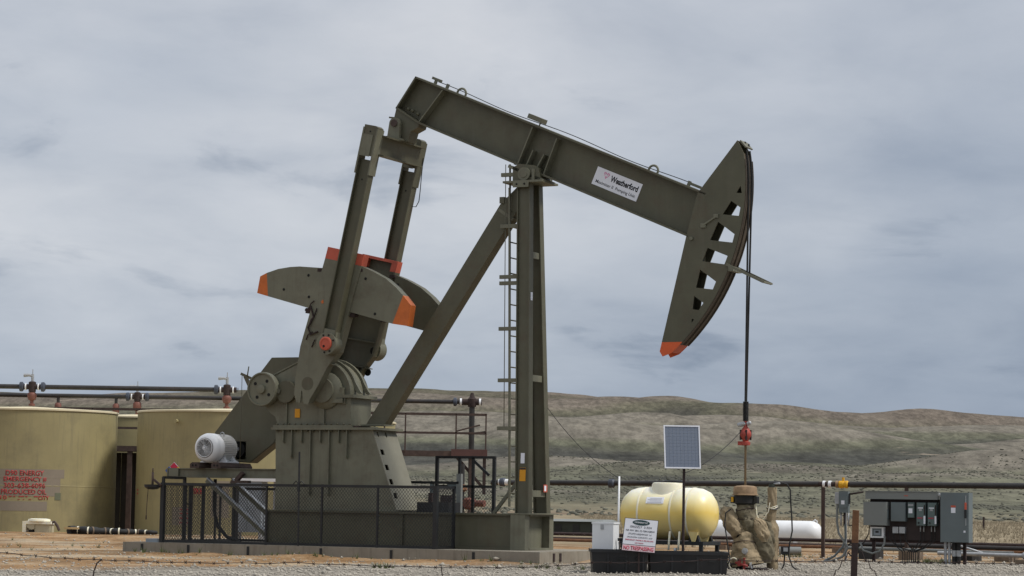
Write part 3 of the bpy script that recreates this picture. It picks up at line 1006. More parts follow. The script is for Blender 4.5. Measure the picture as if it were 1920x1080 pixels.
def ring(s_, nm='lifting_eye'):
    c = bp(s_, -0.02)
    pts = [(c[0] + 0.095 * math.cos(t) * bd[0] - 0.095 * math.sin(t) * -bn[0], 0.0, c[1] + 0.095 * math.cos(t) * bd[1] + 0.095 * math.sin(t) * bn[1]) for t in np.linspace(-0.3, math.pi + 0.3, 12)]
    MB().tube(pts, 0.022, 8).build(nm, OLIVE_L, beam)
ring(0.98)
ring(5.33)
q = bp(2.72, -0.15)
m = MB().strip(bp(2.55, -0.06), bp(2.86, -0.06), 0.09, -0.12, 0.12)
m.bar((bp(2.82, 0)[0], -0.05, bp(2.82, 0)[1]), (bp(2.82, -0.1)[0], -0.05, bp(2.82, -0.1)[1]), 0.02, 0.02)
m.build('grease_box', OLIVE_L, beam)
ln = [(bp(s_, -0.045 - 0.02 * math.sin(s_ * 2.3))[0], 0.1, bp(s_, -0.045 - 0.02 * math.sin(s_ * 2.3))[1]) for s_ in np.linspace(0.35, 6.1, 30)]
MB().tube(ln, 0.008, 6).build('safety_cable', BLACK, beam)
for s_ in (0.3, 0.58, 6.05):
    q0, q1 = bp(s_, 0), bp(s_, -0.09)
    MB().bar((q0[0], 0.1, q0[1]), (q1[0], 0.1, q1[1]), 0.03, 0.06).build('cable_clamp', OLIVE_L, beam)
for a_, b_, t_ in ((6.08, 6.3, -0.05), (0.2, 0.42, -0.09)):
    q0, q1 = bp(a_, t_), bp(b_, t_)
    MB().bar((q0[0], 0.1, q0[1]), (q1[0], 0.1, q1[1]), 0.045, 0.05).build('turnbuckle', OLIVE_L, beam)
# sign on the beam
SW, SH = 0.985, 0.345
sO = Vector((1.18, -0.016, 7.035))
sX, sY = Vector((bd[0], 0, bd[1])), Vector((bn[0], 0, bn[1]))
m = MB().plate([(0, 0), (SW, 0), (SW, SH), (0, SH)], sO, sX, sY, (0, -0.006, 0))
m.build('beam_sign', SIGNW, beam)
sT = sO + Vector((0, -0.0065, 0))
text('Weatherford', 0.60, 0.118, INK, beam, sT + sX * 0.335 + sY * 0.165, sX, sY, 'sign_lettering', bold=0.034)
text('Maximizer II  Pumping Unit', 0.86, 0.075, INK, beam, sT + sX * 0.065 + sY * 0.035, sX, sY, 'sign_lettering', bold=0.004)
hs = [(0, 0.115), (0.02, 0.125), (0.045, 0.12), (0.06, 0.10), (0.075, 0.12), (0.10, 0.125), (0.12, 0.112), (0.125, 0.09), (0.063, 0.0), (0.0, 0.09)]
m = MB().plate(hs, sT + sX * 0.17 + sY * 0.175, sX, sY, (0, -0.003, 0))
m.build('sign_emblem', PINK, beam)
hw_ = [(0.015, 0.095), (0.028, 0.095), (0.042, 0.06), (0.056, 0.088), (0.068, 0.088), (0.082, 0.06), (0.096, 0.095), (0.109, 0.095), (0.086, 0.035), (0.076, 0.035), (0.062, 0.065), (0.048, 0.035), (0.038, 0.035)]
MB().plate(hw_, sT + sX * 0.17 + sY * 0.182 + Vector((0, -0.004, 0)), sX, sY, (0, -0.002, 0)).build('sign_emblem', SIGNW, beam)

# tail bearing, equalizer, pitman arms
m = MB().prism([Lp, Bp, (-2.44, 8.27), (-2.60, 8.20), (-2.66, 8.0), (-2.98, 8.07), (-3.0, 8.38)], -0.16, 0.16)
tailb = m.build('tail_bearing', OLIVE, beam)
ew = (0.2095, 0.9778)      # along the pitman, upwards
eh = (0.9778, -0.2095)
EQ = (-2.955, 7.86)
def ep(a, b):
    return (EQ[0] + eh[0] * a + ew[0] * b, EQ[1] + eh[1] * a + ew[1] * b)
eqm = MB()
eqm.prism([ep(-0.16, 0.17), ep(0.16, 0.17), ep(0.16, 0.20), ep(-0.16, 0.20)], -0.80, 0.80)
eqm.prism([ep(-0.16, -0.20), ep(0.16, -0.20), ep(0.16, -0.17), ep(-0.16, -0.17)], -0.80, 0.80)
eqm.prism([ep(0.02, -0.17), ep(0.045, -0.17), ep(0.045, 0.17), ep(0.02, 0.17)], -0.80, 0.80)
for v in (-0.2, -0.08, 0.04, 0.16):
    eqm.prism([ep(-0.15, -0.17), ep(0.02, -0.17), ep(0.02, 0.17), ep(-0.15, 0.17)], v - 0.01, v + 0.01)
equal = eqm.build('equalizer_bar', OLIVE, pj)
for s in (-1, 1):
    a, b = sorted((s * 0.18, s * 0.28))
    m = MB().prism([ep(-0.17, 0.20), ep(0.2, 0.20), ep(0.2, 0.235), ep(0.11, 0.235)] + [(-2.90 + 0.115 * math.cos(R(t)), 8.36 + 0.115 * math.sin(R(t))) for t in range(-20, 200, 20)] + [ep(-0.15, 0.235), ep(-0.17, 0.235)], a, b)
    m.build('pillow_block', OLIVE_L, equal)
m = MB().cyl((-2.90, -0.31, 8.36), (-2.90, 0.31, 8.36), 0.07, seg=20)
m.build('tail_pin', RUSTP, equal)
m = MB().bar((-3.03, -0.25, 8.485), (-2.88, -0.25, 8.465), 0.03, 0.03)
m.build('grease_fitting', OLIVE, equal)
PB, PT = (-3.89, 4.05), (-3.0, 8.22)
pl_ = math.hypot(PT[0] - PB[0], PT[1] - PB[1])
def pa(t, a):                         # t down from the top, a to the right
    return (PT[0] - ew[0] * t + eh[0] * a, PT[1] - ew[1] * t + eh[1] * a)
pits = []
for s in (-1, 1):
    v = s * 0.88
    m = MB()
    hw = 0.145
    m.prism([pa(0.66, -hw + 0.02), pa(pl_ - 0.18, -hw + 0.02), pa(pl_ - 0.18, hw - 0.02), pa(0.66, hw - 0.02)], v - 0.02, v + 0.02)
    for a in (-hw, hw - 0.02):
        m.prism([pa(0.66, a), pa(pl_ - 0.18, a), pa(pl_ - 0.18, a + 0.02), pa(0.66, a + 0.02)], v - 0.10, v + 0.10)
    pit = m.build('pitman_arm', OLIVE, pj)
    m = MB()
    m.prism([pa(0.0, -0.15), pa(0.0, 0.10), pa(0.03, 0.15), pa(0.58, 0.15), pa(0.58, -0.15)], v - 0.11, v + 0.11)
    m.build('pitman_head', OLIVE, pit)
    m = MB()
    for a in (-0.165, 0.135):
        m.prism([pa(0.05, a), pa(0.95, a), pa(0.95, a + 0.03), pa(0.05, a + 0.03)], v - 0.125, v + 0.125)
    m.prism([pa(0.18, -0.135), pa(0.60, -0.135), pa(0.60, 0.08), pa(0.18, 0.08)], v - 0.122, v - 0.11)
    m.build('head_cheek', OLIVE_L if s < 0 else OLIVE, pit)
    q = pa(0.12, 0.0)
    MB().cyl((q[0], v - 0.111, q[1]), (q[0], v - 0.114, q[1]), 0.018, seg=10).build('bolt_hole', HOLE, pit)
    q = pa(1.05, -0.02)
    MB().cyl((q[0], v - 0.021, q[1]), (q[0], v - 0.024, q[1]), 0.018, seg=10).build('bolt_hole', HOLE, pit)
    # wrist pin
    vo, vi = (v - 0.13, v + 0.13)
    m = MB().cyl((PB[0], vo, PB[1]), (PB[0], vi, PB[1]), 0.215, seg=32)
    m.prism([pa(pl_ - 0.28, -0.14), pa(pl_ - 0.28, 0.14), pa(pl_, 0.19), pa(pl_, -0.19)], v - 0.09, v + 0.09)
    wp = m.build('wrist_pin_bearing', OLIVE_L, pit)
    o = s
    m = MB().lathe([(0.13, 0), (0.13, 0.03), (0.115, 0.04), (0.095, 0.04), (0.09, 0.03), (0.0001, 0.03)], (PB[0], v + o * 0.13, PB[1]), (0, o, 0), 28)
    m.build('pin_cap', RED, pit)
    m = MB()
    for a in (70, 110, 20, -60, -100):
        q = (PB[0] + 0.17 * math.cos(R(a)), PB[1] + 0.17 * math.sin(R(a)))
        m.cyl((q[0], v + o * 0.13, q[1]), (q[0], v + o * 0.145, q[1]), 0.02, seg=6)
    m.cyl((PB[0] - 0.03, v + o * 0.16, PB[1] - 0.05), (PB[0] - 0.03, v + o * 0.172, PB[1] - 0.05), 0.022, seg=8)
    m.build('bolts', HOLE, pit, kind='stuff')
    pits.append(pit)
# loop of hose on the far arm
lp = [pa(0.35, 0.17), pa(0.7, 0.21), pa(1.0, 0.25), pa(1.2, 0.27), pa(1.32, 0.23), pa(1.33, 0.15), pa(1.2, 0.09)]
MB().tube([(p[0], 0.95, p[1]) for p in lp], 0.009, 6).build('grease_hose', BLACK, pits[1])

# cranks and counterweights
CR = [(-4.09, 5.72), (-3.285, 5.545), (-3.75, 3.90), (-3.99, 3.61), (-4.20, 3.24), (-4.36, 3.0), (-4.40, 2.90), (-4.50, 2.915), (-4.535, 3.16), (-4.555, 3.16), (-4.575, 2.93), (-4.66, 2.945), (-4.715, 3.1), (-4.70, 3.37), (-4.60, 4.02)]
CT = [(-4.09, 5.72), (-4.03, 5.94), (-3.23, 5.76), (-3.285, 5.545)]
WL = [(-5.42, 5.475), (-5.16, 5.545), (-4.9, 5.575), (-4.68, 5.58), (-4.16, 5.535), (-4.38, 4.745), (-5.38, 5.015)]
WLo = [(-5.42, 5.475), (-5.38, 5.015), (-5.63, 5.085), (-5.57, 5.41)]
WR = [(-3.31, 5.545), (-3.19, 5.50), (-3.05, 5.44), (-2.76, 5.29), (-2.53, 5.11), (-2.38, 4.96), (-2.60, 4.425), (-3.56, 4.675)]
WRo = [(-2.38, 4.96), (-2.21, 4.77), (-2.27, 4.375), (-2.60, 4.425)]
for s in (-1, 1):
    vo, vi = s * 0.775, s * 0.575
    def rng2(a, b):
        return (a, b) if a < b else (b, a)
    m = MB()
    a, b = rng2(vo, vo - s * 0.03)
    m.prism(CR, a, b)
    a, b = rng2(vo - s * 0.03, vi)
    for p, q in zip(CR[1:6], CR[2:6]):
        m.strip(q, p, 0.035, a, b)
    m.strip(CR[0], CR[14], 0.035, a, b)
    m.strip(CR[14], CR[13], 0.035, a, b)
    m.prism([(-4.68, 3.35), (-4.66, 2.96), (-4.40, 2.93), (-4.22, 3.25), (-4.24, 3.5), (-4.5, 3.6)], a, b)
    for z in (3.75, 4.25, 4.9):
        ul = -4.66 + (z - 3.7) * 0.30 if z > 4.02 else -4.62
        ur = -3.78 + (z - 3.9) * 0.28
        m.prism([(ul + 0.05, z + 0.03), (ur - 0.02, z - 0.1), (ur - 0.02, z - 0.08), (ul + 0.05, z + 0.05)], a, b)
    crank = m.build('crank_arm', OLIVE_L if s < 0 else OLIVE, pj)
    m = MB()
    a, b = rng2(vo + s * 0.002, vo - s * 0.03)
    m.prism(CT, a, b)
    a, b = rng2(vo - s * 0.03, vi)
    m.strip((-4.03, 5.94), (-3.23, 5.76), -0.055, a, b)
    m.prism([(-4.044, 5.885), (-4.09, 5.72), (-3.97, 5.694), (-3.925, 5.858)], a, b)
    m.prism([(-3.365, 5.733), (-3.41, 5.572), (-3.285, 5.545), (-3.24, 5.705)], a, b)
    m.build('crank_tip', RED, crank)
    if s > 0:
        MB().prism([(-3.925, 5.858), (-3.97, 5.694), (-3.41, 5.572), (-3.365, 5.733)], vo - 0.036, vo - 0.031).build('tip_recess', OLIVE, crank)
    # weights
    a, b = rng2(s * 0.745, s * 0.535)
    sh2 = [(p[0] + 0.07, p[1] - 0.06) for p in WR] if s > 0 else WR
    sho = [(p[0] + 0.07, p[1] - 0.06) for p in WRo] if s > 0 else WRo
    tipm = OLIVE if s > 0 else ORANGE
    for P, Po in ((WL, WLo), (sh2, sho)):
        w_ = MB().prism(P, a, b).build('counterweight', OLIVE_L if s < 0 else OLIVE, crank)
        MB().prism(Po, a + 0.001, b - 0.001).build('counterweight_tip', tipm if P is sh2 else ORANGE, crank)
    m = MB()
    f = s * 0.747 if s < 0 else s * 0.533
    for q in ((-5.02, 5.14), (-2.98, 4.62), (-4.45, 4.98), (-4.47, 5.4), (-3.2, 5.3)):
        m.cyl((q[0], f, q[1]), (q[0], f - 0.004, q[1]), 0.028, seg=10)
    m.build('weight_hole', HOLE, crank, kind='stuff')
    for q, w2, h2 in (((-4.46, 4.72), 0.16, 0.10), ((-3.52, 4.62), 0.14, 0.09)):
        m = MB().box(q[0] - w2 / 2, q[0] + w2 / 2, a + 0.03, b - 0.03, q[1] - h2 / 2, q[1] + h2 / 2)
        m.cyl((q[0] - w2 * 0.8, (a + b) / 2, q[1] + 0.02), (q[0] + w2 * 0.8, (a + b) / 2, q[1] - 0.02), 0.022, seg=8)
        m.build('weight_clamp', DRUST, crank)
    m = MB()
    for q in ((-4.20, 5.50), (-3.32, 5.47)):
        m.box(q[0] - 0.07, q[0] + 0.05, a - 0.006, b + 0.006, q[1] - 0.035, q[1] + 0.025)
    m.build('weight_notch', DRUST, crank, kind='stuff')
    if s < 0:
        m = MB()
        for k, (z0, du) in enumerate(((5.2, 0.0), (5.05, 0.12), (4.9, 0.02), (4.6, -0.05), (4.45, 0.08))):
            m.tube([(-4.42 + du, vo - 0.01, z0 - 0.45), (-4.37 + du, vo - 0.03, z0 - 0.36), (-4.30 + du * 0.5, vo - 0.02, z0 - 0.3)], 0.012, 6)
        m.tube([(-4.38, vo - 0.02, 4.80), (-4.30, vo - 0.03, 4.58), (-4.42, vo - 0.03, 4.38), (-4.36, vo - 0.03, 4.24), (-4.2, vo - 0.03, 4.30)], 0.018, 6)
        m.build('chain', DRUST, crank)
        MB().prism([(-4.16, 4.88), (-4.11, 4.92), (-4.1, 4.85), (-4.14, 4.84)], vo - 0.004, vo).build('paint_spot', ORANGE, crank)
    else:
        m = MB()
        for q, r_ in (((-3.83, 4.02), 0.075), ((-3.95, 3.6), 0.075)):
            m.cyl((q[0], vo - 0.032, q[1]), (q[0], vo - 0.036, q[1]), r_, seg=16)
        m.build('pin_hole', HOLE, crank)

# horse head
HC, HR = (0.25, 6.9), 4.05
front = arc(HC, HR, 7.5, -49.3, 26)
head_poly = [(4.14, 7.67)] + front + [(2.72, 3.77), (2.665, 3.86), (3.17, 5.98), (3.38, 6.74)]
wins = [[(4.13, 6.71), (4.235, 6.70), (4.21, 6.84)],
        [(3.87, 6.33), (4.03, 6.57), (4.21, 6.44), (4.18, 6.29)],
        [(3.63, 5.87), (3.78, 6.2), (4.10, 5.96), (4.06, 5.81)],
        [(3.48, 5.49), (3.58, 5.73), (3.97, 5.57), (3.91, 5.42)],
        [(3.36, 5.01), (3.44, 5.34), (3.75, 5.11), (3.69, 4.97)],
        [(3.3, 4.62), (3.33, 4.86), (3.51, 4.73), (3.42, 4.6)],
        [(3.28, 4.37), (3.29, 4.45), (3.33, 4.43)]]
# upper body and the orange toe
toe_cut = 4.03
def cut(poly, z, keep_up):
    out = []
    for i in range(len(poly)):
        p, q = poly[i], poly[(i + 1) % len(poly)]
        if (p[1] >= z) == keep_up:
            out.append(p)
        if (p[1] - z) * (q[1] - z) < 0:
            t = (z - p[1]) / (q[1] - p[1])
            out.append((p[0] + t * (q[0] - p[0]), z))
    return out
hp, tp = cut(head_poly, toe_cut, True), cut(head_poly, toe_cut, False)
hd = MB()
for v in (-0.2, 0.175):
    hd.prism(hp, v, v + 0.025, wins)
hd.strip((2.70, 4.03), (3.17, 5.98), -0.02, -0.175, 0.175)
hd.strip((3.38, 6.74), (4.14, 7.67), -0.02, -0.175, 0.175)
hd.box(3.40, 3.42, -0.175, 0.175, 5.3, 6.7)
head = hd.build('horse_head', OLIVE, pj)
m = MB()
for v in (-0.199, 0.176):
    m.prism(tp, v, v + 0.023)
m.strip((2.67, 3.86), (2.705, 4.03), -0.02, -0.175, 0.175)
m.build('head_toe', mat('red_orange_paint', (0.60, 0.10, 0.025), 0.5, var=0.1, scale=4), head)
tr = MB()
fa = arc(HC, HR - 0.005, 7.5, -46.2, 26)
fb = arc(HC, HR - 0.04, 7.5, -46.2, 26)
tr.prism(fa + fb[::-1], -0.175, 0.175)
ra, rb = arc(HC, HR + 0.02, 6, -46, 26), arc(HC, HR - 0.003, 6, -46, 26)
for v in (-0.19, -0.015, 0.175):
    tr.prism(ra + rb[::-1], v, v + 0.02)
tr.build('head_tread', mat('worn_tread', (0.075, 0.056, 0.038), 0.6, var=0.2, scale=5), head)
m = MB()
fa, fb = arc(HC, HR - 0.004, -46.2, -49.2, 4), arc(HC, HR - 0.04, -46.2, -49.2, 4)
m.prism(fa + fb[::-1], -0.175, 0.175)
m.build('toe_tread', RED, head)
m = MB().plate([(-0.17, 0), (0.19, 0), (0.19, 0.17), (-0.17, 0.17)], (4.17, 0, 7.66), (0, 1, 0), Vector((0.10, 0, -0.115)).normalized(), Vector((0.115, 0, 0.10)).normalized() * 0.025)
m.build('wireline_anchor', OLIVE_L, head)
m = MB()
for v, d in ((0.0, 0.04), (0.06, 0.11), (0.13, 0.07)):
    c = Vector((4.17, v, 7.66)) + Vector((0.10, 0, -0.115)).normalized() * d
    n_ = Vector((0.115, 0, 0.10)).normalized()
    m.cyl(c + n_ * 0.025, c + n_ * 0.045, 0.02, seg=6)
m.build('bolts', BLACK, head, kind='stuff')
m = MB().bar((3.49, -0.215, 6.14), (3.76, -0.215, 6.30), 0.03, 0.035, (0, -1, 0)).box(3.45, 3.55, -0.23, -0.2, 6.1, 6.18).box(3.70, 3.79, -0.23, -0.2, 6.27, 6.34)
m.build('head_latch', OLIVE_L, head)
MB().cyl((3.27, -0.2, 5.91), (3.27, -0.235, 5.91), 0.035, seg=8).build('hinge_pin', OLIVE_L, head)
gd = []
m = MB()
for v in (-0.22, 0.21):
    m.bar((3.95, v, 5.42), (4.66, v, 5.08), 0.025, 0.045)
m.bar((4.66, -0.23, 5.08), (4.66, 0.22, 5.08), 0.045, 0.03)
m.box(4.0, 4.08, -0.24, 0.23, 5.29, 5.38)
m.build('wireline_guide', OLIVE_L, head)
m = MB()
for v in (-0.085, 0.085):
    pts = [(HC[0] + (HR + 0.02) * math.cos(R(a)), v, HC[1] + (HR + 0.02) * math.sin(R(a))) for a in np.linspace(8.5, 0, 8)]
    u0 = HC[0] + HR + 0.02
    for k in range(1, 11):
        t = k / 10
        pts.append((u0 + (4.265 - u0) * t, v * (1 - t) + math.copysign(0.022, v) * t, 6.9 + (2.95 - 6.9) * t))
    m.tube(pts, 0.019, 8)
m.build('bridle_cable', RUBBER, head)

# polished rod and clamp hang from the bridle
rx, ry, _ = W(4.265, 0)
rod = thing('polished_rod', 'thin polished rod with red clamp hanging below the horse head cables', 'rod', (rx, ry, 1.36), -TH)
m = MB().cyl((0, 0, 0), (0, 0, 1.0), 0.021, seg=12)
m.build('rod', ROD, rod)
m = MB()
prof = [(0.045, 1.24)]
for k in range(16):
    prof += [(0.056, 1.25 + k * 0.022), (0.044, 1.26 + k * 0.022)]
m.lathe(prof, seg=14)
m.build('cable_sleeve', RUBBER, rod)
m = MB().lathe([(0.03, 0.80), (0.085, 0.81), (0.085, 0.86), (0.05, 0.88), (0.07, 0.92), (0.105, 0.98), (0.10, 1.03), (0.065, 1.10), (0.035, 1.14), (0.035, 1.24)], seg=18)
m.bar((-0.13, 0, 0.84), (0.02, 0, 0.84), 0.1, 0.07)
m.build('rod_clamp', mat('clamp_red', (0.33, 0.05, 0.034), 0.55, var=0.25, scale=12), rod)
m = MB().lathe([(0.0001, -0.09), (0.035, -0.07), (0.045, 0), (0.035, 0.07), (0.0001, 0.09)], (-0.07, -0.02, 1.18), (1, 0, 0.2), 12)
m.lathe([(0.0001, -0.05), (0.035, -0.03), (0.035, 0.03), (0.0001, 0.05)], (0.07, -0.02, 1.2), (1, 0, 0.4), 12)
m.build('load_cell', STEEL, rod)
m = MB()
for a in (0.5, 2.0, 3.7, 5.2):
    c, s = math.cos(a), math.sin(a)
    m.bar((c * 0.09, s * 0.09, 0.9), (c * 0.09, s * 0.09, 1.08), 0.03, 0.03)
m.build('clamp_bolt', DRUST, rod)

# ------------------------------------------------------------------ safety fence round the drive end
def mesh_wire(m, O, X, L, z0, z1, pitch=0.066, w=0.0055):
    """expanded metal: two families of thin slanted strands clipped to the panel"""
    O, X = Vector(O), Vector(X).normalized()
    H = z1 - z0
    N = X.cross(Vector((0, 0, 1)))
    k = 1.15                                     # rise of a strand per run
    for fam in (1, -1):
        c = -H / k - pitch
        while c < L + H / k + pitch:
            # strand: x = c + z / (k*fam)
            za, zb = 0.0, H
            xa, xb = c, c + fam * H / k
            pts = []
            def clip(x):
                return (x - c) * k * fam
            lo, hi = 0.0, H
            zl, zr = clip(0.0), clip(L)
            lo2, hi2 = max(lo, min(zl, zr)), min(hi, max(zl, zr))
            if hi2 - lo2 > 0.01:
                p = O + X * (c + fam * lo2 / k) + Vector((0, 0, z0 + lo2))
                q = O + X * (c + fam * hi2 / k) + Vector((0, 0, z0 + hi2))
                m.bar(p, q, w, w, N)
            c += pitch
    return m
fence = thing('guard_fence', 'low black expanded metal safety fence along the front of the pump jack', 'fence', W(-4.2, -1.4), -TH)
def FO(u, v, z):
    return (u + 4.2, v + 1.4, z)
def panel(p0, p1, z0, z1, posts, root=fence, wire=True, rail=0.05, end=(0.06, 0.06)):
    p0, p1 = Vector(FO(*p0, 0)), Vector(FO(*p1, 0))
    X = (p1 - p0).normalized()
    L = (p1 - p0).length
    Z = Vector((0, 0, 1))
    for z in (z0 + 0.025, z1 - 0.025):
        MB().bar(p0 + Z * z, p1 + Z * z, rail, rail).build('rail', BLACK, root)
    for t, w in posts:
        q = p0 + X * t
        MB().bar(q + Z * (z0 - 0.004), q + Z * (z1 + 0.004), w, w, X).build('post', BLACK, root)
    if wire:
        mesh_wire(MB(), p0, X, L, z0 + 0.05, z1 - 0.05).build('wire_mesh', BLACK, root, kind='stuff')
panel((-7.25, -1.4), (-1.25, -1.4), 0.205, 1.36, [(0, 0.08), (2.36, 0.035), (3.58, 0.035), (4.78, 0.035), (6.0, 0.08)])
panel((-1.25, -1.4), (-1.25, -0.66), 0.205, 1.36, [(0.72, 0.05)])
panel((-7.25, -1.4), (-7.25, 1.25), 0.205, 1.36, [(0.76, 0.06), (0.97, 0.06), (1.42, 0.055), (1.87, 0.035), (2.05, 0.035), (2.6, 0.09)])
panel((-7.25, 1.25), (-5.4, 1.25), 0.205, 1.30, [(0.0, 0.07), (1.8, 0.05)])
MB().bar(FO(-7.25, -1.4, 1.46), FO(-7.25, -0.66, 1.46), 0.05, 0.05).build('rail', BLACK, fence)
for v in (-1.4, -0.66):
    MB().bar(FO(-7.25, v, 1.3), FO(-7.25, v, 1.47), 0.05, 0.05, (1, 0, 0)).build('post', BLACK, fence)
m = MB().bar(FO(-7.25, -0.64, 0.95), FO(-7.25, -0.44, 0.95), 0.03, 0.03)
m.build('gate_latch', BLACK, fence)
tallg = thing('guard_gate_panel', 'taller black framed mesh guard panel behind the skid beside the steel post', 'fence', W(-2.0, 1.5), -TH)
def TO(u, v, z):
    return (u + 2.0, v - 1.5, z)
for u, w in ((-2.76, 0.06), (-2.26, 0.05), (-1.96, 0.05), (-1.50, 0.06)):
    MB().bar(TO(u, 1.5, 0.0), TO(u, 1.5, 1.95), w, w, (1, 0, 0)).build('post', BLACK, tallg)
for z in (1.95, 1.38, 0.25):
    MB().bar(TO(-2.79, 1.5, z), TO(-1.47, 1.5, z), 0.05, 0.05).build('rail', BLACK, tallg)
mesh_wire(MB(), TO(-2.76, 1.5, 0), (1, 0, 0), 1.26, 0.3, 1.36).build('wire_mesh', BLACK, tallg, kind='stuff')
m = MB().bar(TO(-1.96, 1.48, 1.9), TO(-1.6, 1.48, 1.6), 0.03, 0.05)
m.build('brace', BLACK, tallg)

lockbar = thing('drop_rod', 'slim upright black rod standing against the low mesh fence', 'rod', W(-4.09, -1.53, 0.0), -TH)
MB().cyl((0, 0, -0.1), (-0.02, 0, 1.97), 0.018, seg=10).build('rod', BLACK, lockbar)
m = MB().cyl((-0.02, -0.0, 1.22), (-0.02, 0.0, 1.37), 0.03, seg=10)
for a in (-0.12, 0.12):
    m.tube([(-0.02, 0, 1.36), (a * 0.5 - 0.02, 0, 1.42), (a - 0.02, 0, 1.36)], 0.010, 6)
m.build('rod_collar', BLACK, lockbar)

# small bracket light at the fence corner
lampb = thing('hanging_bracket', 'small black bracket with hook and cord on the fence corner', 'bracket', W(-7.3, -1.45, 1.14), -TH)
m = MB().lathe([(0.0001, 0.0), (0.10, 0.01), (0.16, 0.05), (0.165, 0.10), (0.14, 0.10), (0.0001, 0.06)], (-0.17, 0, 0.08), seg=16)
m.build('dish', BLACK, lampb)
m = MB().cyl((-0.17, 0, 0.1), (-0.17, 0, 0.42), 0.022, seg=8).cyl((-0.17, 0, 0.42), (-0.17, 0, 0.5), 0.012, seg=8).bar((-0.15, 0, 0.28), (0.03, 0, 0.16), 0.03, 0.04)
m.build('stem', RUSTP, lampb)
m = MB().tube([(-0.2, -0.1, 0.1), (-0.205, -0.12, -0.2), (-0.215, -0.12, -0.42)], 0.006, 6).cyl((-0.215, -0.12, -0.42), (-0.215, -0.12, -0.5), 0.012, seg=6)
m.build('cord', DRUST, lampb)

# ------------------------------------------------------------------ oil tanks
def oil_tank(name, label, x, y, r, h, z0=-0.05):
    t = thing(name, label, 'tank', (x, y, z0), 0, 'oil storage tanks')
    H = h - z0
    m = MB().lathe([(r + 0.02, 0), (r + 0.02, 0.05), (r, 0.05), (r, H - 0.02)], seg=96)
    sh = m.build('shell', TANK, t)
    MB().lathe([(r - 0.001, H * 0.375), (r + 0.005, H * 0.377), (r + 0.005, H * 0.383), (r - 0.001, H * 0.385)], seg=96).build('weld_seam', TANK, sh)
    m = MB().lathe([(r + 0.035, H - 0.02), (r + 0.035, H + 0.03), (r, H + 0.045), (0.3, H + 0.17), (0.0001, H + 0.18)], seg=96)
    m.build('roof', TANKTOP, t)
    return t
T1 = (-15.22, 31.0)
t1 = oil_tank('oil_tank', 'tan oil tank with red stencilled lettering at the left edge', T1[0], T1[1], 2.78, 3.70)
T2 = (-8.90, 30.6)
t2 = oil_tank('oil_tank', 'tan oil tank directly behind the white electric motor', T2[0], T2[1], 2.78, 3.72)
t3 = oil_tank('oil_tank', 'rear tan tank glimpsed through the gap between the two front tanks', -13.2, 40.0, 2.7, 3.82)
t4 = oil_tank('oil_tank', 'rear tan tank whose edge shows right of the gearbox pedestal', -6.75, 40.0, 2.7, 3.82)
def onT(t, T, r, name, x0, x1, z0, z1, material, d):
    """a painted patch on the shell between two x positions (local), curved with it"""
    m = MB()
    n = 10
    vs = []
    for i in range(n + 1):
        x = x0 + (x1 - x0) * i / n
        y = -math.sqrt(r * r - x * x)
        k = (r + d) / r
        vs += [(x * k, y * k, z0), (x * k, y * k, z1), (x, y, z0), (x, y, z1)]
    fs = []
    for i in range(n):
        a, b = i * 4, i * 4 + 4
        fs += [(a, b, b + 1, a + 1), (a + 2, a + 3, b + 3, b + 2), (a + 1, b + 1, b + 3, a + 3), (a, a + 2, b + 2, b)]
    m.add(vs, fs, True)
    return m.build(name, material, t)
r1 = 2.78
patch_y = {}
onT(t1, T1, r1, 'paint_patch', -0.6, 1.60, 1.66, 1.93, PATCH, 0.004)
onT(t1, T1, r1, 'paint_patch', -0.6, 1.50, 1.11, 1.655, PATCH, 0.004)
onT(t1, T1, r1, 'paint_patch', -0.25, 1.15, 0.66, 0.95, PATCH, 0.004)
onT(t1, T1, r1, 'paint_smudge', 1.36, 1.52, 1.0, 1.22, SMUDGE, 0.007)
onT(t1, T1, r1, 'paint_smudge', -0.6, -0.4, 1.18, 1.5, SMUDGE, 0.007)
def stencil(t_s, x0, x1, z, h=0.155):
    text(t_s, x1 - x0, h, STENCIL, t1, (x0, -r1 - 0.1, z), (1, 0, 0), (0, 0, 1), 'stencil_lettering', bold=0.018, th=0.004, wrap=((0, 0), r1 + 0.006))
for s_, x0, x1, z in (('D90 ENERGY', -0.09, 1.16, 1.735), ('EMERGENCY #', -0.15, 1.26, 1.545), ('303-638-6096', -0.14, 1.22, 1.355), ('PRODUCED OIL', -0.22, 1.27, 1.165)):
    stencil(s_, x0, x1, z)
stencil('10', -0.24, -0.03, 1.0, 0.13)
stencil('CITY', 0.98, 1.38, 1.0, 0.13)
for k, (x0, w_) in enumerate(((0.03, 0.09), (0.16, 0.07), (0.33, 0.16), (0.53, 0.06), (0.77, 0.12), (0.91, 0.05))):
    onT(t1, T1, r1, 'stencil_remnant', x0, x0 + w_, 1.085, 1.115, STENCIL, 0.007)
for k, (x0, w_) in enumerate(((0.3, 0.06), (0.46, 0.03), (0.62, 0.08))):
    onT(t1, T1, r1, 'stencil_remnant', x0, x0 + w_, 1.0, 1.02, STENCIL, 0.007)
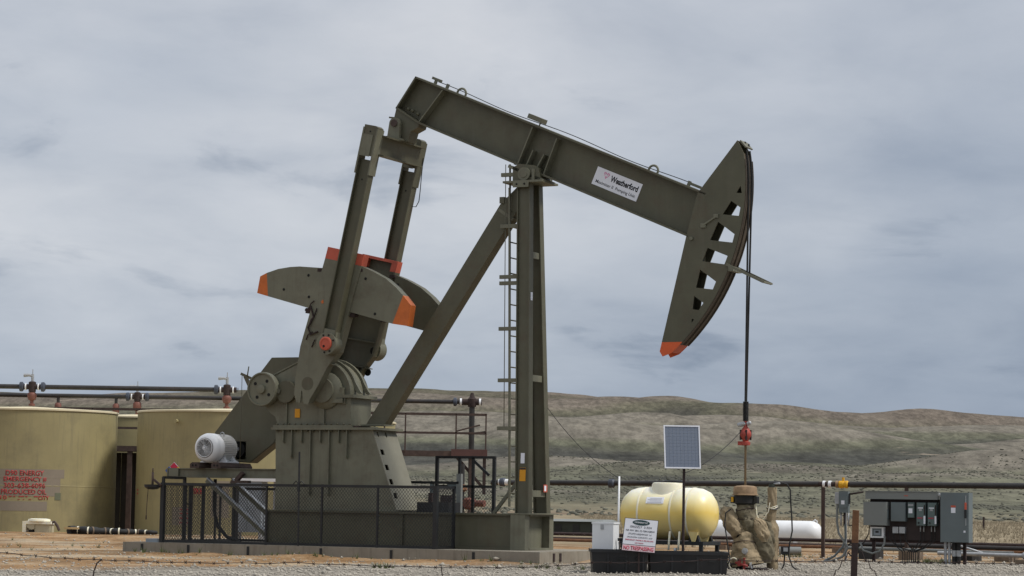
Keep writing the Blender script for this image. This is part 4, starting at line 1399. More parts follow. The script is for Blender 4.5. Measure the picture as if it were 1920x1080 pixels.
# second tank: two faint red lines, a hazard diamond, a notice, an inspection boss
for z in (1.22, 1.33):
    onT(t2, T2, r1, 'faded_mark', -2.62, -2.56, z, z + 0.05, STENCIL, 0.004)
def stuck(t, r, x, zc, pts, material, name, d=0.01):
    y = -math.sqrt(r * r - x * x)
    n = Vector((x, y, 0)).normalized()
    X = Vector((-n.y, n.x, 0))
    if X.x < 0:
        X = -X
    return MB().plate(pts, Vector((x, y, zc)) + n * d, X, (0, 0, 1), n * 0.008).build(name, material, t)
dia = lambda k: [(0, -k), (k * 1.15, 0), (0, k), (-k * 1.15, 0)]
stuck(t2, r1, -1.27, 1.95, dia(0.26), SIGNW, 'hazard_diamond')
stuck(t2, r1, -1.27, 2.07, dia(0.125), INKRED, 'hazard_diamond', 0.022)
stuck(t2, r1, -1.41, 1.95, dia(0.125), mat('placard_blue', (0.04, 0.09, 0.3), 0.5), 'hazard_diamond', 0.05)
stuck(t2, r1, -1.13, 1.95, dia(0.125), YELLOW, 'hazard_diamond', 0.03)
y_ = -math.sqrt(r1 ** 2 - 0.7 ** 2)
text('FIRE', 0.42, 0.18, STENCIL, t2, (-0.78, -r1 - 0.1, 1.25), (1, 0, 0), (0, 0, 1), 'stencil_lettering', bold=0.03, th=0.004, wrap=((0, 0), r1 + 0.006))
onT(t2, T2, r1, 'paint_patch', -1.3, -0.75, 0.3, 0.85, PATCH, 0.004)
onT(t2, T2, r1, 'paint_patch', -0.1, 0.45, 0.55, 1.65, PATCH, 0.004)
for z in (0.36, 0.5, 0.64, 0.76):
    onT(t2, T2, r1, 'faded_mark', -1.05, -0.78, z, z + 0.04, STENCIL, 0.006)
m = MB().cyl((-0.62 - 0.6, -r1 + 0.2, 3.45), (-0.65 - 0.6, -r1 + 0.05, 3.45), 0.06, seg=12)
m.build('inspection_boss', TANK, t2)
# ------------------------------------------------------------------ vent pipes over the tanks
def valve_stack(root, x, y, z, zbot, seed=0):
    """tee with flanges, a red-brown body below, and a relief valve on top"""
    MB().lathe([(0.10, zbot), (0.10, zbot + 0.06), (0.055, zbot + 0.08), (0.055, zbot + 0.16), (0.12, zbot + 0.20), (0.15, zbot + 0.3), (0.15, z - 0.24), (0.12, z - 0.19), (0.075, z - 0.16)], (x, y, 0), seg=16).build('valve_body', VALVE, root)
    MB().lathe([(0.115, z - 0.16), (0.12, z + 0.14), (0.08, z + 0.17)], (x, y, 0), seg=14).cyl((x - 0.3, y, z), (x + 0.3, y, z), 0.085, seg=14).build('tee', DRUST, root)
    for dx in (-0.2, 0.2):
        MB().cyl((x + dx - 0.02, y, z), (x + dx + 0.02, y, z), 0.105, seg=14).build('tape_band', WHITE, root)
def pipe_run(name, label, y, z, x0, x1, stacks, zbot, reliefs, supports=(), r=0.075):
    p = thing(name, label, 'pipe', (x0, y, zbot), 0)
    L = x1 - x0
    cuts = sorted(s for s in stacks)
    a = 0.0
    segs = []
    for s in cuts:
        segs.append((a, s - x0 - 0.34))
        a = s - x0 + 0.34
    if a < L:
        segs.append((a, L))
    zz_ = z - zbot
    for k, (a, b) in enumerate(segs):
        if b > a:
            MB().cyl((a, 0, zz_), (b, 0, zz_), r, seg=14).build('pipe', BPIPE, p)
            for e in (a, b):
                if 0.05 < e < L - 0.02:
                    MB().lathe([(r, -0.07), (0.15, -0.05), (0.155, 0.03), (0.11, 0.07), (r, 0.08)], (e, 0, zz_), (1, 0, 0), 16).build('union', FLANGE, p)
    for s in cuts:
        valve_stack(p, s - x0, 0, zz_, 0.0)
    for s in reliefs:
        m = MB().cyl((s - x0, 0, zz_ + 0.16), (s - x0, 0, zz_ + 0.40), 0.045, seg=10).tube([(s - x0, 0, zz_ + 0.34), (s - x0 - 0.1, 0, zz_ + 0.37), (s - x0 - 0.28, 0, zz_ + 0.36)], [0.05, 0.045, 0.06], 10).cyl((s - x0, 0, zz_ + 0.4), (s - x0, 0, zz_ + 0.55), 0.015, seg=6)
        m.build('relief_valve', STEEL, p)
    for s in supports:
        MB().cyl((s - x0, 0, 0), (s - x0, 0, zz_), 0.055, seg=12).build('riser', BPIPE, p)
        MB().lathe([(0.09, 0.05), (0.12, 0.12), (0.12, 0.36), (0.08, 0.42)], (s - x0, 0, 0), seg=12).build('valve_body', VALVE, p)
    return p
pf_ = pipe_run('vent_pipe', 'upper black vent pipe with red brown valves over the front tanks', 30.8, 4.50, -17.6, -8.6, [-15.1, -8.95], 3.90, [-15.1, -8.95], [])
pr_ = pipe_run('vent_pipe', 'lower black vent pipe running behind the front tanks to a down pipe', 40.0, 4.62, -18.8, -1.35, [-13.2, -6.75], 3.95, [-13.2], [-16.0, -13.95])
m = MB().cyl((17.45, 0, 0.67), (17.45, 0, -3.95), 0.10, seg=14)
m.build('down_pipe', BPIPE, pr_)
MB().lathe([(0.14, 0.5), (0.16, 0.6), (0.16, 0.78), (0.10, 0.84), (0.05, 1.0)], (17.45, 0, 0), seg=14).cyl((17.0, 0, 0.67), (17.8, 0, 0.67), 0.11, seg=14).build('elbow', DRUST, pr_)
for dx in (17.02, 17.7):
    MB().cyl((dx, 0, 0.67), (dx + 0.07, 0, 0.67), 0.13, seg=14).build('tape_band', WHITE, pr_)
MB().lathe([(0.075, -0.07), (0.15, -0.05), (0.155, 0.03), (0.11, 0.07)], (16.85, 0, 0.67), (1, 0, 0), 16).build('union', FLANGE, pr_)
# catwalk between the rows
cw = thing('catwalk', 'brown steel catwalk with handrails ending beside the steel post', 'catwalk', (-0.8, 36.0, -0.05), 0)
m = MB().box(-16.0, 0.0, -0.45, 0.45, 2.66, 2.84)
deck = m.build('deck', RUSTP, cw)
m = MB().box(-1.15, 0.06, -0.5, -0.46, 2.62, 2.90)
m.build('toe_board', mat('red_brown_paint', (0.09, 0.042, 0.036), 0.7, var=0.2), cw)
for z in (4.08, 3.45):
    for y in (-0.45, 0.45):
        MB().bar((-16, y, z), (0, y, z), 0.05, 0.05).build('handrail', RUSTP, cw)
    MB().bar((0, -0.45, z), (0, 0.45, z), 0.05, 0.05).build('handrail', RUSTP, cw)
for x in (-15.2, -13.2, -11.2, -9.2, -7.2, -5.2, -3.4, -2.7, -1.0, 0.0):
    MB().bar((x, -0.45, 2.8), (x, -0.45, 4.08), 0.05, 0.05, (1, 0, 0)).build('post', RUSTP, cw)
for x in (-0.55, -6, -12):
    MB().box(x, x + 0.16, -0.42, -0.26, -0.1, 2.66).build('leg', RUSTP, cw)
m = MB().bar((-0.95, -0.3, 2.62), (-0.05, -0.3, 1.6), 0.08, 0.1).box(-0.09, 0.02, -0.36, -0.24, 1.4, 2.66)
m.build('stair_brace', DRUST, cw)
MB().bar((-1.0, -0.4, 3.5), (-0.2, -0.4, 3.72), 0.05, 0.05).bar((-0.6, -0.4, 3.42), (0, -0.4, 3.5), 0.05, 0.05).build('gate_bar', RUSTP, cw)

gap_screen = thing('shade_screen', 'added dark screen standing for the shade under the catwalk between front tanks', 'screen', (-12.6, 36.3, -0.05), 0)
GAP_SHADE = mat('gap_shade', (0.02, 0.018, 0.014), 0.8, var=0.2)  # near-black panels added to paint the deep shade in the tank gap
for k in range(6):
    MB().box(-1.5 + k * 0.5, -1.01 + k * 0.5, 0.0 if k % 2 else 0.02, 0.05, 0.0, 2.62).build('panel', GAP_SHADE, gap_screen)
MB().box(-1.5, 1.5, 0.05, 0.12, 0.2, 0.3).build('crossbar', DRUST, gap_screen)
# dark slot of ground clutter: hose bundle and pump by the tank foot
jk = thing('utility_pump', 'small cream coloured pump box on the dirt mound before the tank', 'pump', (-11.55, 14.4, gz(-11.55, 14.4) + 0.03), R(-8))
m = MB().box(-0.36, 0.36, -0.2, 0.2, 0.20, 0.27)
m.lathe([(0.28, 0.27), (0.27, 0.32), (0.18, 0.335), (0.0001, 0.335)], seg=18)
m.box(-0.36, -0.27, -0.2, 0.2, 0.0, 0.2)
m.build('lid', POLYW, jk)
m = MB().box(-0.06, 0.33, -0.16, 0.16, 0.0, 0.20).prism([(-0.27, 0.2), (-0.06, 0.2), (-0.06, 0.08), (-0.14, 0.06), (-0.25, 0.12)], -0.18, 0.1)
m.build('body', mat('cream_plastic', (0.42, 0.38, 0.26), 0.6, var=0.1), jk)
MB().box(-0.2, -0.08, -0.19, -0.1, 0.0, 0.06).build('inlet', HOLE, jk)
MB().tube([(0.3, -0.05, 0.24), (0.42, -0.08, 0.26), (0.5, -0.1, 0.16), (0.55, -0.1, 0.05)], 0.035, 8).build('hose', RUSTP, jk)
hb = thing('hose_bundle', 'bundle of black hose wrapped with white straps along the tank foot', 'hose', (-10.9, 14.9, gz(-10.9, 14.9)), 0)
pts, rs = [], []
for i in range(24):
    x = i * 0.092
    y = 0.10 * math.sin(i * 0.8) + i * 0.02
    z = gz(-10.9 + x, 14.9 + y) - gz(-10.9, 14.9) + 0.09 - i * 0.0012
    pts.append((x, y, z))
    rs.append((0.115 - i * 0.0028) * (1 + 0.13 * math.sin(i * 2.1)))
MB().tube(pts, rs, 10).build('hose', RUBBER, hb)
for i in (2, 5, 6, 9, 11, 13, 15, 17, 18, 20):
    p, q = Vector(pts[i]), Vector(pts[i + 1])
    d = (q - p) * 0.35
    MB().tube([p, p + d], [rs[i] + 0.012] * 2, 10).build('strap', POLYW if i % 3 else WOOD, hb)
MB().box(-0.1, 0.25, -0.16, 0.0, 0.12, 0.17).build('timber_offcut', mat('pale_timber', (0.42, 0.3, 0.15), 0.8), hb)
bb = tag(MB().box(-0.16, 0.12, -0.10, 0.10, 0.0, 0.07).build('timber_block', PALEBLUE), 'small pale blue block on the slab at the fence corner', 'block')
bb.location = W(-7.5, -1.25, 0.20)
bb.rotation_euler = (0, 0, -TH)

# pale cabinet behind the left part of the fence
cabx = thing('metal_cabinet', 'pale blue grey metal cabinet behind the left end of the fence', 'cabinet', (-5.85, 10.0, -0.03), R(-10))
MB().box(-0.36, 0.28, -0.25, 0.25, 0.35, 1.50).build('body', PALEBLUE, cabx)
MB().box(-0.40, 0.70, -0.28, 0.28, 1.50, 1.57).build('roof', WHITE, cabx)
MB().box(-0.05, -0.04, -0.26, -0.25, 0.4, 1.45).box(0.2, 0.22, -0.27, -0.25, 0.9, 1.05).build('door_edge', EGREY, cabx)
for x in (-0.33, 0.25):
    MB().box(x - 0.03, x + 0.03, -0.22, 0.22, 0.0, 0.35).build('leg', STEEL, cabx)
MB().box(0.52, 0.62, -0.1, 0.0, 0.0, 1.5).build('post', STEEL, cabx)

# hose from the motor down to the slab
mh = thing('motor_conduit', 'thick black conduit curving down from the motor mount behind the mesh', 'conduit', W(-6.9, 0.0, 0.2), -TH)
MB().tube([(0.0, -0.1, 1.25), (0.0, -0.12, 0.9), (0.03, -0.15, 0.6), (0.15, -0.2, 0.32), (0.4, -0.25, 0.12), (0.75, -0.3, 0.02)], 0.035, 10).build('conduit', RUBBER, mh)
# inside the cage on the slab
bx = thing('battery_box', 'black box with two terminals inside the fence right of the pedestal', 'box', W(-2.1, 0.3, 0.87), -TH)
MB().box(-0.32, 0.36, -0.25, 0.25, 0.0, 0.19).build('body', BLACKP, bx)
MB().box(-0.16, -0.08, -0.1, 0.0, 0.19, 0.37).box(0.1, 0.34, -0.1, 0.05, 0.19, 0.33).build('terminal', DRUST, bx)
st = thing('strut_frame', 'grey steel strut frame standing behind the fence right of the pedestal', 'frame', W(-2.4, 1.0, 0.2), -TH)
MB().box(0.35, 0.45, -0.04, 0.04, 0.0, 1.42).build('post', EGREY2, st)
MB().box(-0.23, -0.17, -0.04, 0.04, 0.0, 1.25).build('post', EGREY, st)
MB().box(-0.72, 0.40, -0.04, 0.04, 1.22, 1.27).build('arm', BLACK, st)
MB().prism([(0.12, 1.22), (0.35, 1.22), (0.35, 1.02)], -0.02, 0.02).build('gusset', EGREY, st)

# flow valves behind the tall panel
fv = thing('valve_manifold', 'cluster of brown and blue valves with yellow handle behind the tall guard panel', 'valves', W(-3.3, 4.0, -0.03), -TH)
MB().cyl((-0.2, 0, 0.0), (-0.2, 0, 1.9), 0.07, seg=12).build('riser', BPIPE, fv)
MB().cyl((-0.7, 0, 0.62), (0.2, 0, 0.62), 0.10, seg=12).build('run_pipe', FLANGE, fv)
MB().lathe([(0.08, 0.95), (0.13, 1.0), (0.13, 1.16), (0.08, 1.2)], (0.0, 0, 0), seg=12).cyl((-0.15, 0, 1.08), (0.35, 0, 1.08), 0.07, seg=12).build('valve', VALVE, fv)
MB().lathe([(0.05, 1.3), (0.14, 1.36), (0.10, 1.45), (0.03, 1.5)], (-0.2, 0.0, 0), seg=12).build('valve_bonnet', RUST, fv)
MB().box(0.30, 0.46, -0.15, 0.0, 0.55, 0.85).build('handle', YELLOW, fv)
for x in (-0.05, 0.14, 0.3):
    MB().lathe([(0.05, 0.25), (0.09, 0.3), (0.09, 0.45), (0.04, 0.52)], (x, -0.1, 0), seg=10).build('valve', VALVE if x > 0 else DRUST, fv)
MB().cyl((-0.55, -0.05, 0.5), (0.3, -0.05, 0.48), 0.035, seg=8).cyl((-0.3, -0.1, 0.8), (0.4, -0.1, 0.78), 0.03, seg=8).build('small_line', STEEL, fv)

# ------------------------------------------------------------------ overhead flow line on the right
o4 = Vector((6.96, 8.31, -0.05))
fl = thing('flow_line', 'long black elevated pipe with yellow valve crossing the right half', 'pipe', o4, -TH)
MB().cyl((-8.2, 0, 1.60), (-0.1, 0, 1.645), 0.062, seg=14).build('pipe', BPIPE, fl)
MB().cyl((0.62, 0, 1.645), (9.5, 0, 1.66), 0.066, seg=14).build('pipe', BPIPE, fl)
MB().cyl((-0.1, 0, 1.645), (0.62, 0, 1.645), 0.055, seg=14).build('spool', DRUST, fl)
for a, w, mt in ((0.0, 0.05, WHITE), (0.13, 0.06, WHITE), (0.30, 0.06, LEATHER)):
    MB().cyl((a, 0, 1.645), (a + w, 0, 1.645), 0.078, seg=14).build('tape_band', mt, fl)
m = MB().lathe([(0.06, 0), (0.085, 0.02), (0.085, 0.10), (0.07, 0.13), (0.085, 0.16), (0.085, 0.2), (0.06, 0.22)], (0.36, 0, 1.645), (1, 0, 0), 14).cyl((0.46, 0, 1.64), (0.46, 0, 1.80), 0.03, seg=8)
m.build('yellow_valve', YELLOW, fl)
for u in (0.0, 4.6, 1.9, 8.5):
    MB().box(u - 0.035, u + 0.035, -0.035, 0.035, -0.1, 1.60).build('support_post', RUSTP, fl)
for u in (-7.9, -5.1):
    MB().lathe([(0.062, -0.08), (0.10, -0.06), (0.105, 0.04), (0.062, 0.08)], (u, 0, 1.61), (1, 0, 0), 14).build('union', FLANGE, fl)
MB().cyl((-8.0, 0, 1.61), (-7.75, 0, 1.61), 0.075, seg=12).build('tape_band', WHITE, fl)
lowp = thing('ground_pipe', 'rusty pipe bundle lying low along the gravel in the background', 'pipe', (5.0, 16.5, 0.0), -TH)
for k, (y, z, r, mt) in enumerate(((0, 0.30, 0.045, DRUST), (0.12, 0.17, 0.05, RUSTP), (-0.15, 0.14, 0.04, RUST))):
    MB().cyl((-6.0, y, z), (9, y, z - 0.05), r, seg=10).build('pipe', mt, lowp)
for u in (-5.5, -2.5, 0.5, 3.5, 6.5):
    MB().box(u, u + 0.2, -0.3, 0.3, -0.15, 0.10).build('sleeper', WOOD, lowp)

# ------------------------------------------------------------------ propane tank
prp = thing('propane_tank', 'white horizontal propane tank lying behind the wellhead', 'tank', (7.41, 23.73, 0.0), -TH)
pr0 = [(0.0001, -1.72), (0.14, -1.70), (0.26, -1.62), (0.33, -1.50), (0.345, -1.38), (0.345, 1.25), (0.33, 1.38), (0.26, 1.50), (0.14, 1.58), (0.0001, 1.60)]
MB().lathe(pr0, (0, 0, 0.36), (1, 0, 0), 36).build('shell', WHITE, prp)
MB().tube([(1.3, 0, 0.66), (1.4, 0, 0.74), (1.46, 0, 0.70), (1.45, 0, 0.6)], 0.02, 6).build('lifting_lug', WHITE, prp)
for u in (-1.0, 0.9):
    MB().box(u - 0.06, u + 0.06, -0.25, 0.25, -0.05, 0.14).build('saddle', WHITE, prp)

# ------------------------------------------------------------------ chemical tank, tubs, box, panel, sign
ZT = -0.08
def tub(name, label, x0, x1, y0, y1, ztop, zb):
    t = thing(name, label, 'tub', ((x0 + x1) / 2, (y0 + y1) / 2, zb), 0, 'black containment tubs')
    w, d, h = (x1 - x0) / 2, (y1 - y0) / 2, ztop - zb
    m = MB()
    k = 0.025
    m.hexa([(-w + k, -d + k, 0), (w - k, -d + k, 0), (w - k, d - k, 0), (-w + k, d - k, 0)], [(-w, -d, h - 0.05), (w, -d, h - 0.05), (w, d, h - 0.05), (-w, d, h - 0.05)])
    m.build('body', BLACKP, t)
    for a, b, c, e in ((-w - 0.02, w + 0.02, -d - 0.02, -d + 0.04), (-w - 0.02, w + 0.02, d - 0.04, d + 0.02), (-w - 0.02, -w + 0.04, -d + 0.04, d - 0.04), (w - 0.04, w + 0.02, -d + 0.04, d - 0.04)):
        MB().box(a, b, c, e, h - 0.05, h).build('rim', BLACKP, t)
    for a, wd in ((-w * 0.1, 0.09), (w * 0.5, 0.06)):
        MB().box(a, a + wd * 2, -d - 0.012, -d + 0.01, h - 0.17, h - 0.13).build('grip', RUBBER, t)
    for a in (-w * 0.45, w * 0.2, w * 0.8):
        MB().box(a, a + 0.03, -d - 0.010, -d + 0.02, 0.02, h - 0.06).build('rib', BLACKP, t)
    return t
tub('containment_tub', 'low black plastic tub under the white box, behind the warning sign', 1.40, 2.34, -4.75, -3.7, 0.32, ZT)
tub('containment_tub', 'low black plastic tub at the foot of the solar panel pole', 2.37, 3.68, -4.70, -3.85, 0.30, ZT)
wbx = thing('control_box', 'white metal control box standing on the left black tub', 'box', (1.66, -4.25, 0.32), R(-20))
MB().box(-0.20, 0.17, -0.16, 0.16, 0.0, 0.42).build('body', WHITE, wbx)
MB().box(-0.21, 0.18, -0.17, 0.17, 0.42, 0.45).build('lid', WHITE, wbx)
MB().box(-0.05, -0.0, -0.175, -0.16, 0.33, 0.41).build('latch', STEEL, wbx)
MB().cyl((0.2, 0.0, 0.16), (0.33, 0.05, 0.18), 0.025, seg=8).build('cable_gland', BLACK, wbx)
MB().tube([(0.24, -0.05, 0.12), (0.26, -0.08, 0.0), (0.30, -0.10, -0.15), (0.34, -0.10, -0.22)], 0.012, 6).build('cable', BLACK, wbx)
wpo = tag(MB().cyl((0, 0, 0), (0.01, 0, 1.25), 0.016, seg=8).build('white_stake', WHITE), 'thin white stake between the white box and the yellow tank', 'stake')
wpo.location = (1.87, -3.95, 0.30)

yt = thing('chemical_tank', 'yellowed translucent plastic tank lying on a black stand', 'tank', (2.8, -3.0, ZT), -TH)
zc = 0.925 - ZT
RY = 0.455
def poly_material():
    m = bpy.data.materials.new('translucent_poly')
    m.use_nodes = True
    N, L = m.node_tree.nodes, m.node_tree.links
    b = N['Principled BSDF']
    b.inputs['Roughness'].default_value = 0.38
    b.inputs['Subsurface Weight'].default_value = 0.3
    b.inputs['Subsurface Radius'].default_value = (0.05, 0.04, 0.02)
    t = N.new('ShaderNodeTexCoord')
    sp_ = N.new('ShaderNodeSeparateXYZ')
    L.new(t.outputs['Object'], sp_.inputs[0])
    n = N.new('ShaderNodeTexNoise')
    n.inputs['Scale'].default_value = 2.5
    n.inputs['Detail'].default_value = 4
    L.new(t.outputs['Object'], n.inputs['Vector'])
    a = N.new('ShaderNodeMath')
    a.operation = 'MULTIPLY_ADD'
    L.new(n.outputs['Fac'], a.inputs[0])
    a.inputs[1].default_value = 0.16
    L.new(sp_.outputs[2], a.inputs[2])
    mr = N.new('ShaderNodeMapRange')
    L.new(a.outputs[0], mr.inputs[0])
    mr.inputs[1].default_value = zc - RY + 0.08
    mr.inputs[2].default_value = zc + RY + 0.08
    r = N.new('ShaderNodeValToRGB')
    st = [(0.0, (0.70, 0.55, 0.24)), (0.30, (0.76, 0.60, 0.24)), (0.52, (0.80, 0.58, 0.14)), (0.64, (0.82, 0.66, 0.26)), (0.80, (0.83, 0.76, 0.48)), (0.95, (0.82, 0.80, 0.68))]
    while len(r.color_ramp.elements) < len(st):
        r.color_ramp.elements.new(0.5)
    for e, (p, c) in zip(r.color_ramp.elements, st):
        e.position = p
        e.color = (*c, 1)
    L.new(mr.outputs[0], r.inputs[0])
    L.new(r.outputs[0], b.inputs['Base Color'])
    return m
PT_ = poly_material()           # the amber liquid inside tints the wall up to its level
ym = MB().lathe([(0.0001, -0.86), (0.17, -0.85), (0.32, -0.79), (0.41, -0.68), (0.447, -0.55), (RY, -0.44), (0.44, -0.42), (RY, -0.40), (RY, 0.16), (0.44, 0.18), (RY, 0.20), (RY, 0.46), (0.44, 0.48), (RY, 0.50), (0.44, 0.62), (0.385, 0.74), (0.28, 0.82), (0.14, 0.86), (0.0001, 0.87)], (0, 0, zc), (1, 0, 0), 48)
ym.build('tank_shell', PT_, yt)
MB().lathe([(0.33, zc + 0.28), (0.30, zc + 0.40), (0.285, zc + 0.50), (0.27, zc + 0.53), (0.24, zc + 0.54), (0.0001, zc + 0.54)], (-0.02, 0, 0), seg=32).build('manway', POLYW, yt)
MB().lathe([(0.18, zc + 0.54), (0.18, zc + 0.565), (0.16, zc + 0.58), (0.0001, zc + 0.58)], (0.06, 0, 0), seg=24).build('manway_lid', BLACKP, yt)
for u in (-0.42, 0.18, 0.48):
    MB().lathe([(0.44, u - 0.018), (0.461, u - 0.014), (0.461, u + 0.014), (0.44, u + 0.018)], (0, 0, zc), (1, 0, 0), 48).build('band', POLYW, yt)
def on_cyl(name, u0, u1, a0, a1, material, d=0.008):
    vs, fs = [], []
    n = 6
    for i in range(n + 1):
        a = R(a0 + (a1 - a0) * i / n)
        for r_ in (RY + d, RY - 0.002):
            vs += [(u0, -math.cos(a) * r_, zc + math.sin(a) * r_), (u1, -math.cos(a) * r_, zc + math.sin(a) * r_)]
    for i in range(n):
        o = i * 4
        fs += [(o, o + 1, o + 5, o + 4), (o + 2, o + 6, o + 7, o + 3), (o, o + 4, o + 6, o + 2), (o + 1, o + 3, o + 7, o + 5)]
    MB().add(vs, fs).build(name, material, yt)
on_cyl('label_plate', -0.27, 0.06, 22, 38, SIGNW)
for k in range(4):
    on_cyl('label_line', -0.24 + 0.04 * (k % 2), 0.02, 24.5 + k * 3.2, 25.2 + k * 3.2, GRILLE, 0.010)
MB().prism([(0.5, zc - 0.30), (0.68, zc - 0.30), (0.62, zc - 0.5), (0.58, zc - 0.5)], -0.36, 0.3).build('sump', PT_, yt)
MB().box(-0.75, 0.80, -0.42, 0.42, zc - 0.53, zc - 0.47).build('stand_top', BLACK, yt)
for u in (-0.5, 0.6):
    for s in (-1, 1):
        MB().prism([(u - 0.10, zc - 0.47), (u + 0.10, zc - 0.47), (u + 0.06, zc - 0.35), (u - 0.06, zc - 0.35)], s * 0.3 - 0.04, s * 0.3 + 0.04).build('cradle', BLACKP, yt)
for u in (-0.7, 0.75):
    for s in (-1, 1):
        MB().box(u - 0.03, u + 0.03, s * 0.38 - 0.03, s * 0.38 + 0.03, 0.0, zc - 0.53).build('leg', BLACK, yt)
for u in (0.18, 0.36):
    MB().cyl((u, -0.40, zc - 0.30), (u, -0.46, zc - 0.62), 0.02, seg=8).build('outlet_tube', POLYW, yt)
MB().cyl((0.3, -0.44, zc - 0.72), (0.3, -0.44, zc - 0.58), 0.03, seg=8).build('outlet_valve', STEEL, yt)
on_cyl('stain', -0.72, -0.30, -62, -46, mat('brown_stain', (0.42, 0.26, 0.08), 0.5, var=0.3, scale=8), 0.003)

sp = thing('solar_panel', 'blue solar panel with white frame on a slim dark pole', 'solar panel', (2.99, -3.78, 0.30), R(0))
MB().cyl((0, 0, -0.38), (0.005, 0, 1.5), 0.024, seg=10).build('pole', DRUST, sp)
tilt = R(12)
PX = Vector((1, 0, 0))
PY = Vector((-0.03, math.sin(tilt) * 0.6, math.cos(tilt))).normalized()
PN = PX.cross(PY).normalized()
pw, ph = 0.62, 0.745
pO = Vector((-0.33, -0.06, 1.40))
pan = MB().plate([(0, 0), (pw, 0), (pw, ph), (0, ph)], pO, PX, PY, -PN * 0.03).build('panel_back', BLACK, sp)
for a, b, c, d in ((0, pw, 0, 0.022), (0, pw, ph - 0.022, ph), (0, 0.022, 0.022, ph - 0.022), (pw - 0.022, pw, 0.022, ph - 0.022)):
    MB().plate([(a, c), (b, c), (b, d), (a, d)], pO + PN * -0.035, PX, PY, PN * 0.05).build('frame', SIGNW, sp)
ncx, ncy = 9, 12
cw_, ch_ = (pw - 0.05) / ncx, (ph - 0.05) / ncy
cell_me = None
for i in range(ncx):
    for j in range(ncy):
        loc = pO + PX * (0.025 + i * cw_) + PY * (0.025 + j * ch_) + PN * 0.002
        if cell_me is None:
            g_ = 0.0022
            o = MB().plate([(g_, g_), (cw_ - g_, g_), (cw_ - g_, ch_ - g_), (g_, ch_ - g_)], (0, 0, 0), PX, PY, PN * 0.004).build('solar_cell', PVGLASS, sp)
            cell_me = o.data
        else:
            o = bpy.data.objects.new('solar_cell', cell_me)
            COL.objects.link(o)
            o.parent = sp
        o.location = loc
MB().plate([(0.02, 0.02), (pw - 0.02, 0.02), (pw - 0.02, ph - 0.02), (0.02, ph - 0.02)], pO, PX, PY, PN * 0.003).build('backsheet', PVLINE, sp)
m = MB()
for i in range(ncx):
    for k in (0.33, 0.67):
        a = 0.025 + (i + k) * cw_
        m.plate([(a - 0.0025, 0.025), (a + 0.0025, 0.025), (a + 0.0025, ph - 0.025), (a - 0.0025, ph - 0.025)], pO + PN * 0.0062, PX, PY, PN * 0.001)
m.build('busbar', PVLINE, sp, kind='stuff')
MB().bar((-0.2, 0.0, 1.48), (0.2, 0.0, 1.48), 0.05, 0.04).build('bracket', STEEL, sp)

sg = thing('warning_sign', 'tilted white sign with green oval and red no trespassing strip', 'sign', (2.18, -4.86, ZT), R(0))
GX_ = Vector((1, 0, -0.075)).normalized()
GY_ = Vector((0.105, 0.04, 1.0)).normalized()
GN = GX_.cross(GY_).normalized()
sw, sh = 0.545, 0.53
gO = Vector((-0.285, 0.0, 0.40))
MB().plate([(-0.008, -0.008), (sw + 0.008, -0.008), (sw + 0.008, sh + 0.008), (-0.008, sh + 0.008)], gO, GX_, GY_, -GN * 0.012).build('backing', INK, sg)
MB().plate([(0, 0.105), (sw, 0.105), (sw, sh), (0, sh)], gO, GX_, GY_, GN * 0.004).build('face', SIGNW, sg)
MB().plate([(0, 0), (sw, 0), (sw, 0.095), (0, 0.095)], gO, GX_, GY_, GN * 0.004).build('strip', mat('sign_pink_white', (0.72, 0.55, 0.58), 0.5, var=0.03), sg)
MB().plate([(0.27 + 0.145 * math.cos(t), 0.475 + 0.045 * math.sin(t)) for t in np.linspace(0, 2 * math.pi, 33)[:-1]], gO + GN * 0.004, GX_, GY_, GN * 0.002).build('emblem', GREEND, sg)
gT = gO + GN * 0.0045
text('D90 ENERGY LLC', 0.22, 0.026, SIGNW, sg, gT + GN * 0.0025 + GX_ * 0.27 + GY_ * 0.462, GX_, GY_, align='C', bold=0.01)
for s_, w_, h_, y_, mt, bo in (('GRIZZLY  3-32H', 0.36, 0.034, 0.385, INK, 0.0), ('NE NW SEC.32-T8N-R80W', 0.48, 0.028, 0.325, INK, 0.0), ('STATE HIGHWAY 14', 0.38, 0.028, 0.268, INK, 0.0),
                              ('JACKSON COUNTY, CO', 0.42, 0.026, 0.213, INK, 0.0), ('EMERGENCY PHONE # 303-638-6096', 0.47, 0.024, 0.168, INKRED, 0.005), ('H2S POISON', 0.14, 0.02, 0.125, INKRED, 0.0), ('NO TRESPASSING', 0.50, 0.066, 0.014, INKRED, 0.02)):
    text(s_, w_, h_, mt, sg, gT + GX_ * 0.272 + GY_ * y_, GX_, GY_, align='C', bold=bo)
MB().bar((0.0, 0.03, 0.0), (0.0, 0.03, 0.75), 0.03, 0.02).build('stake', DRUST, sg)

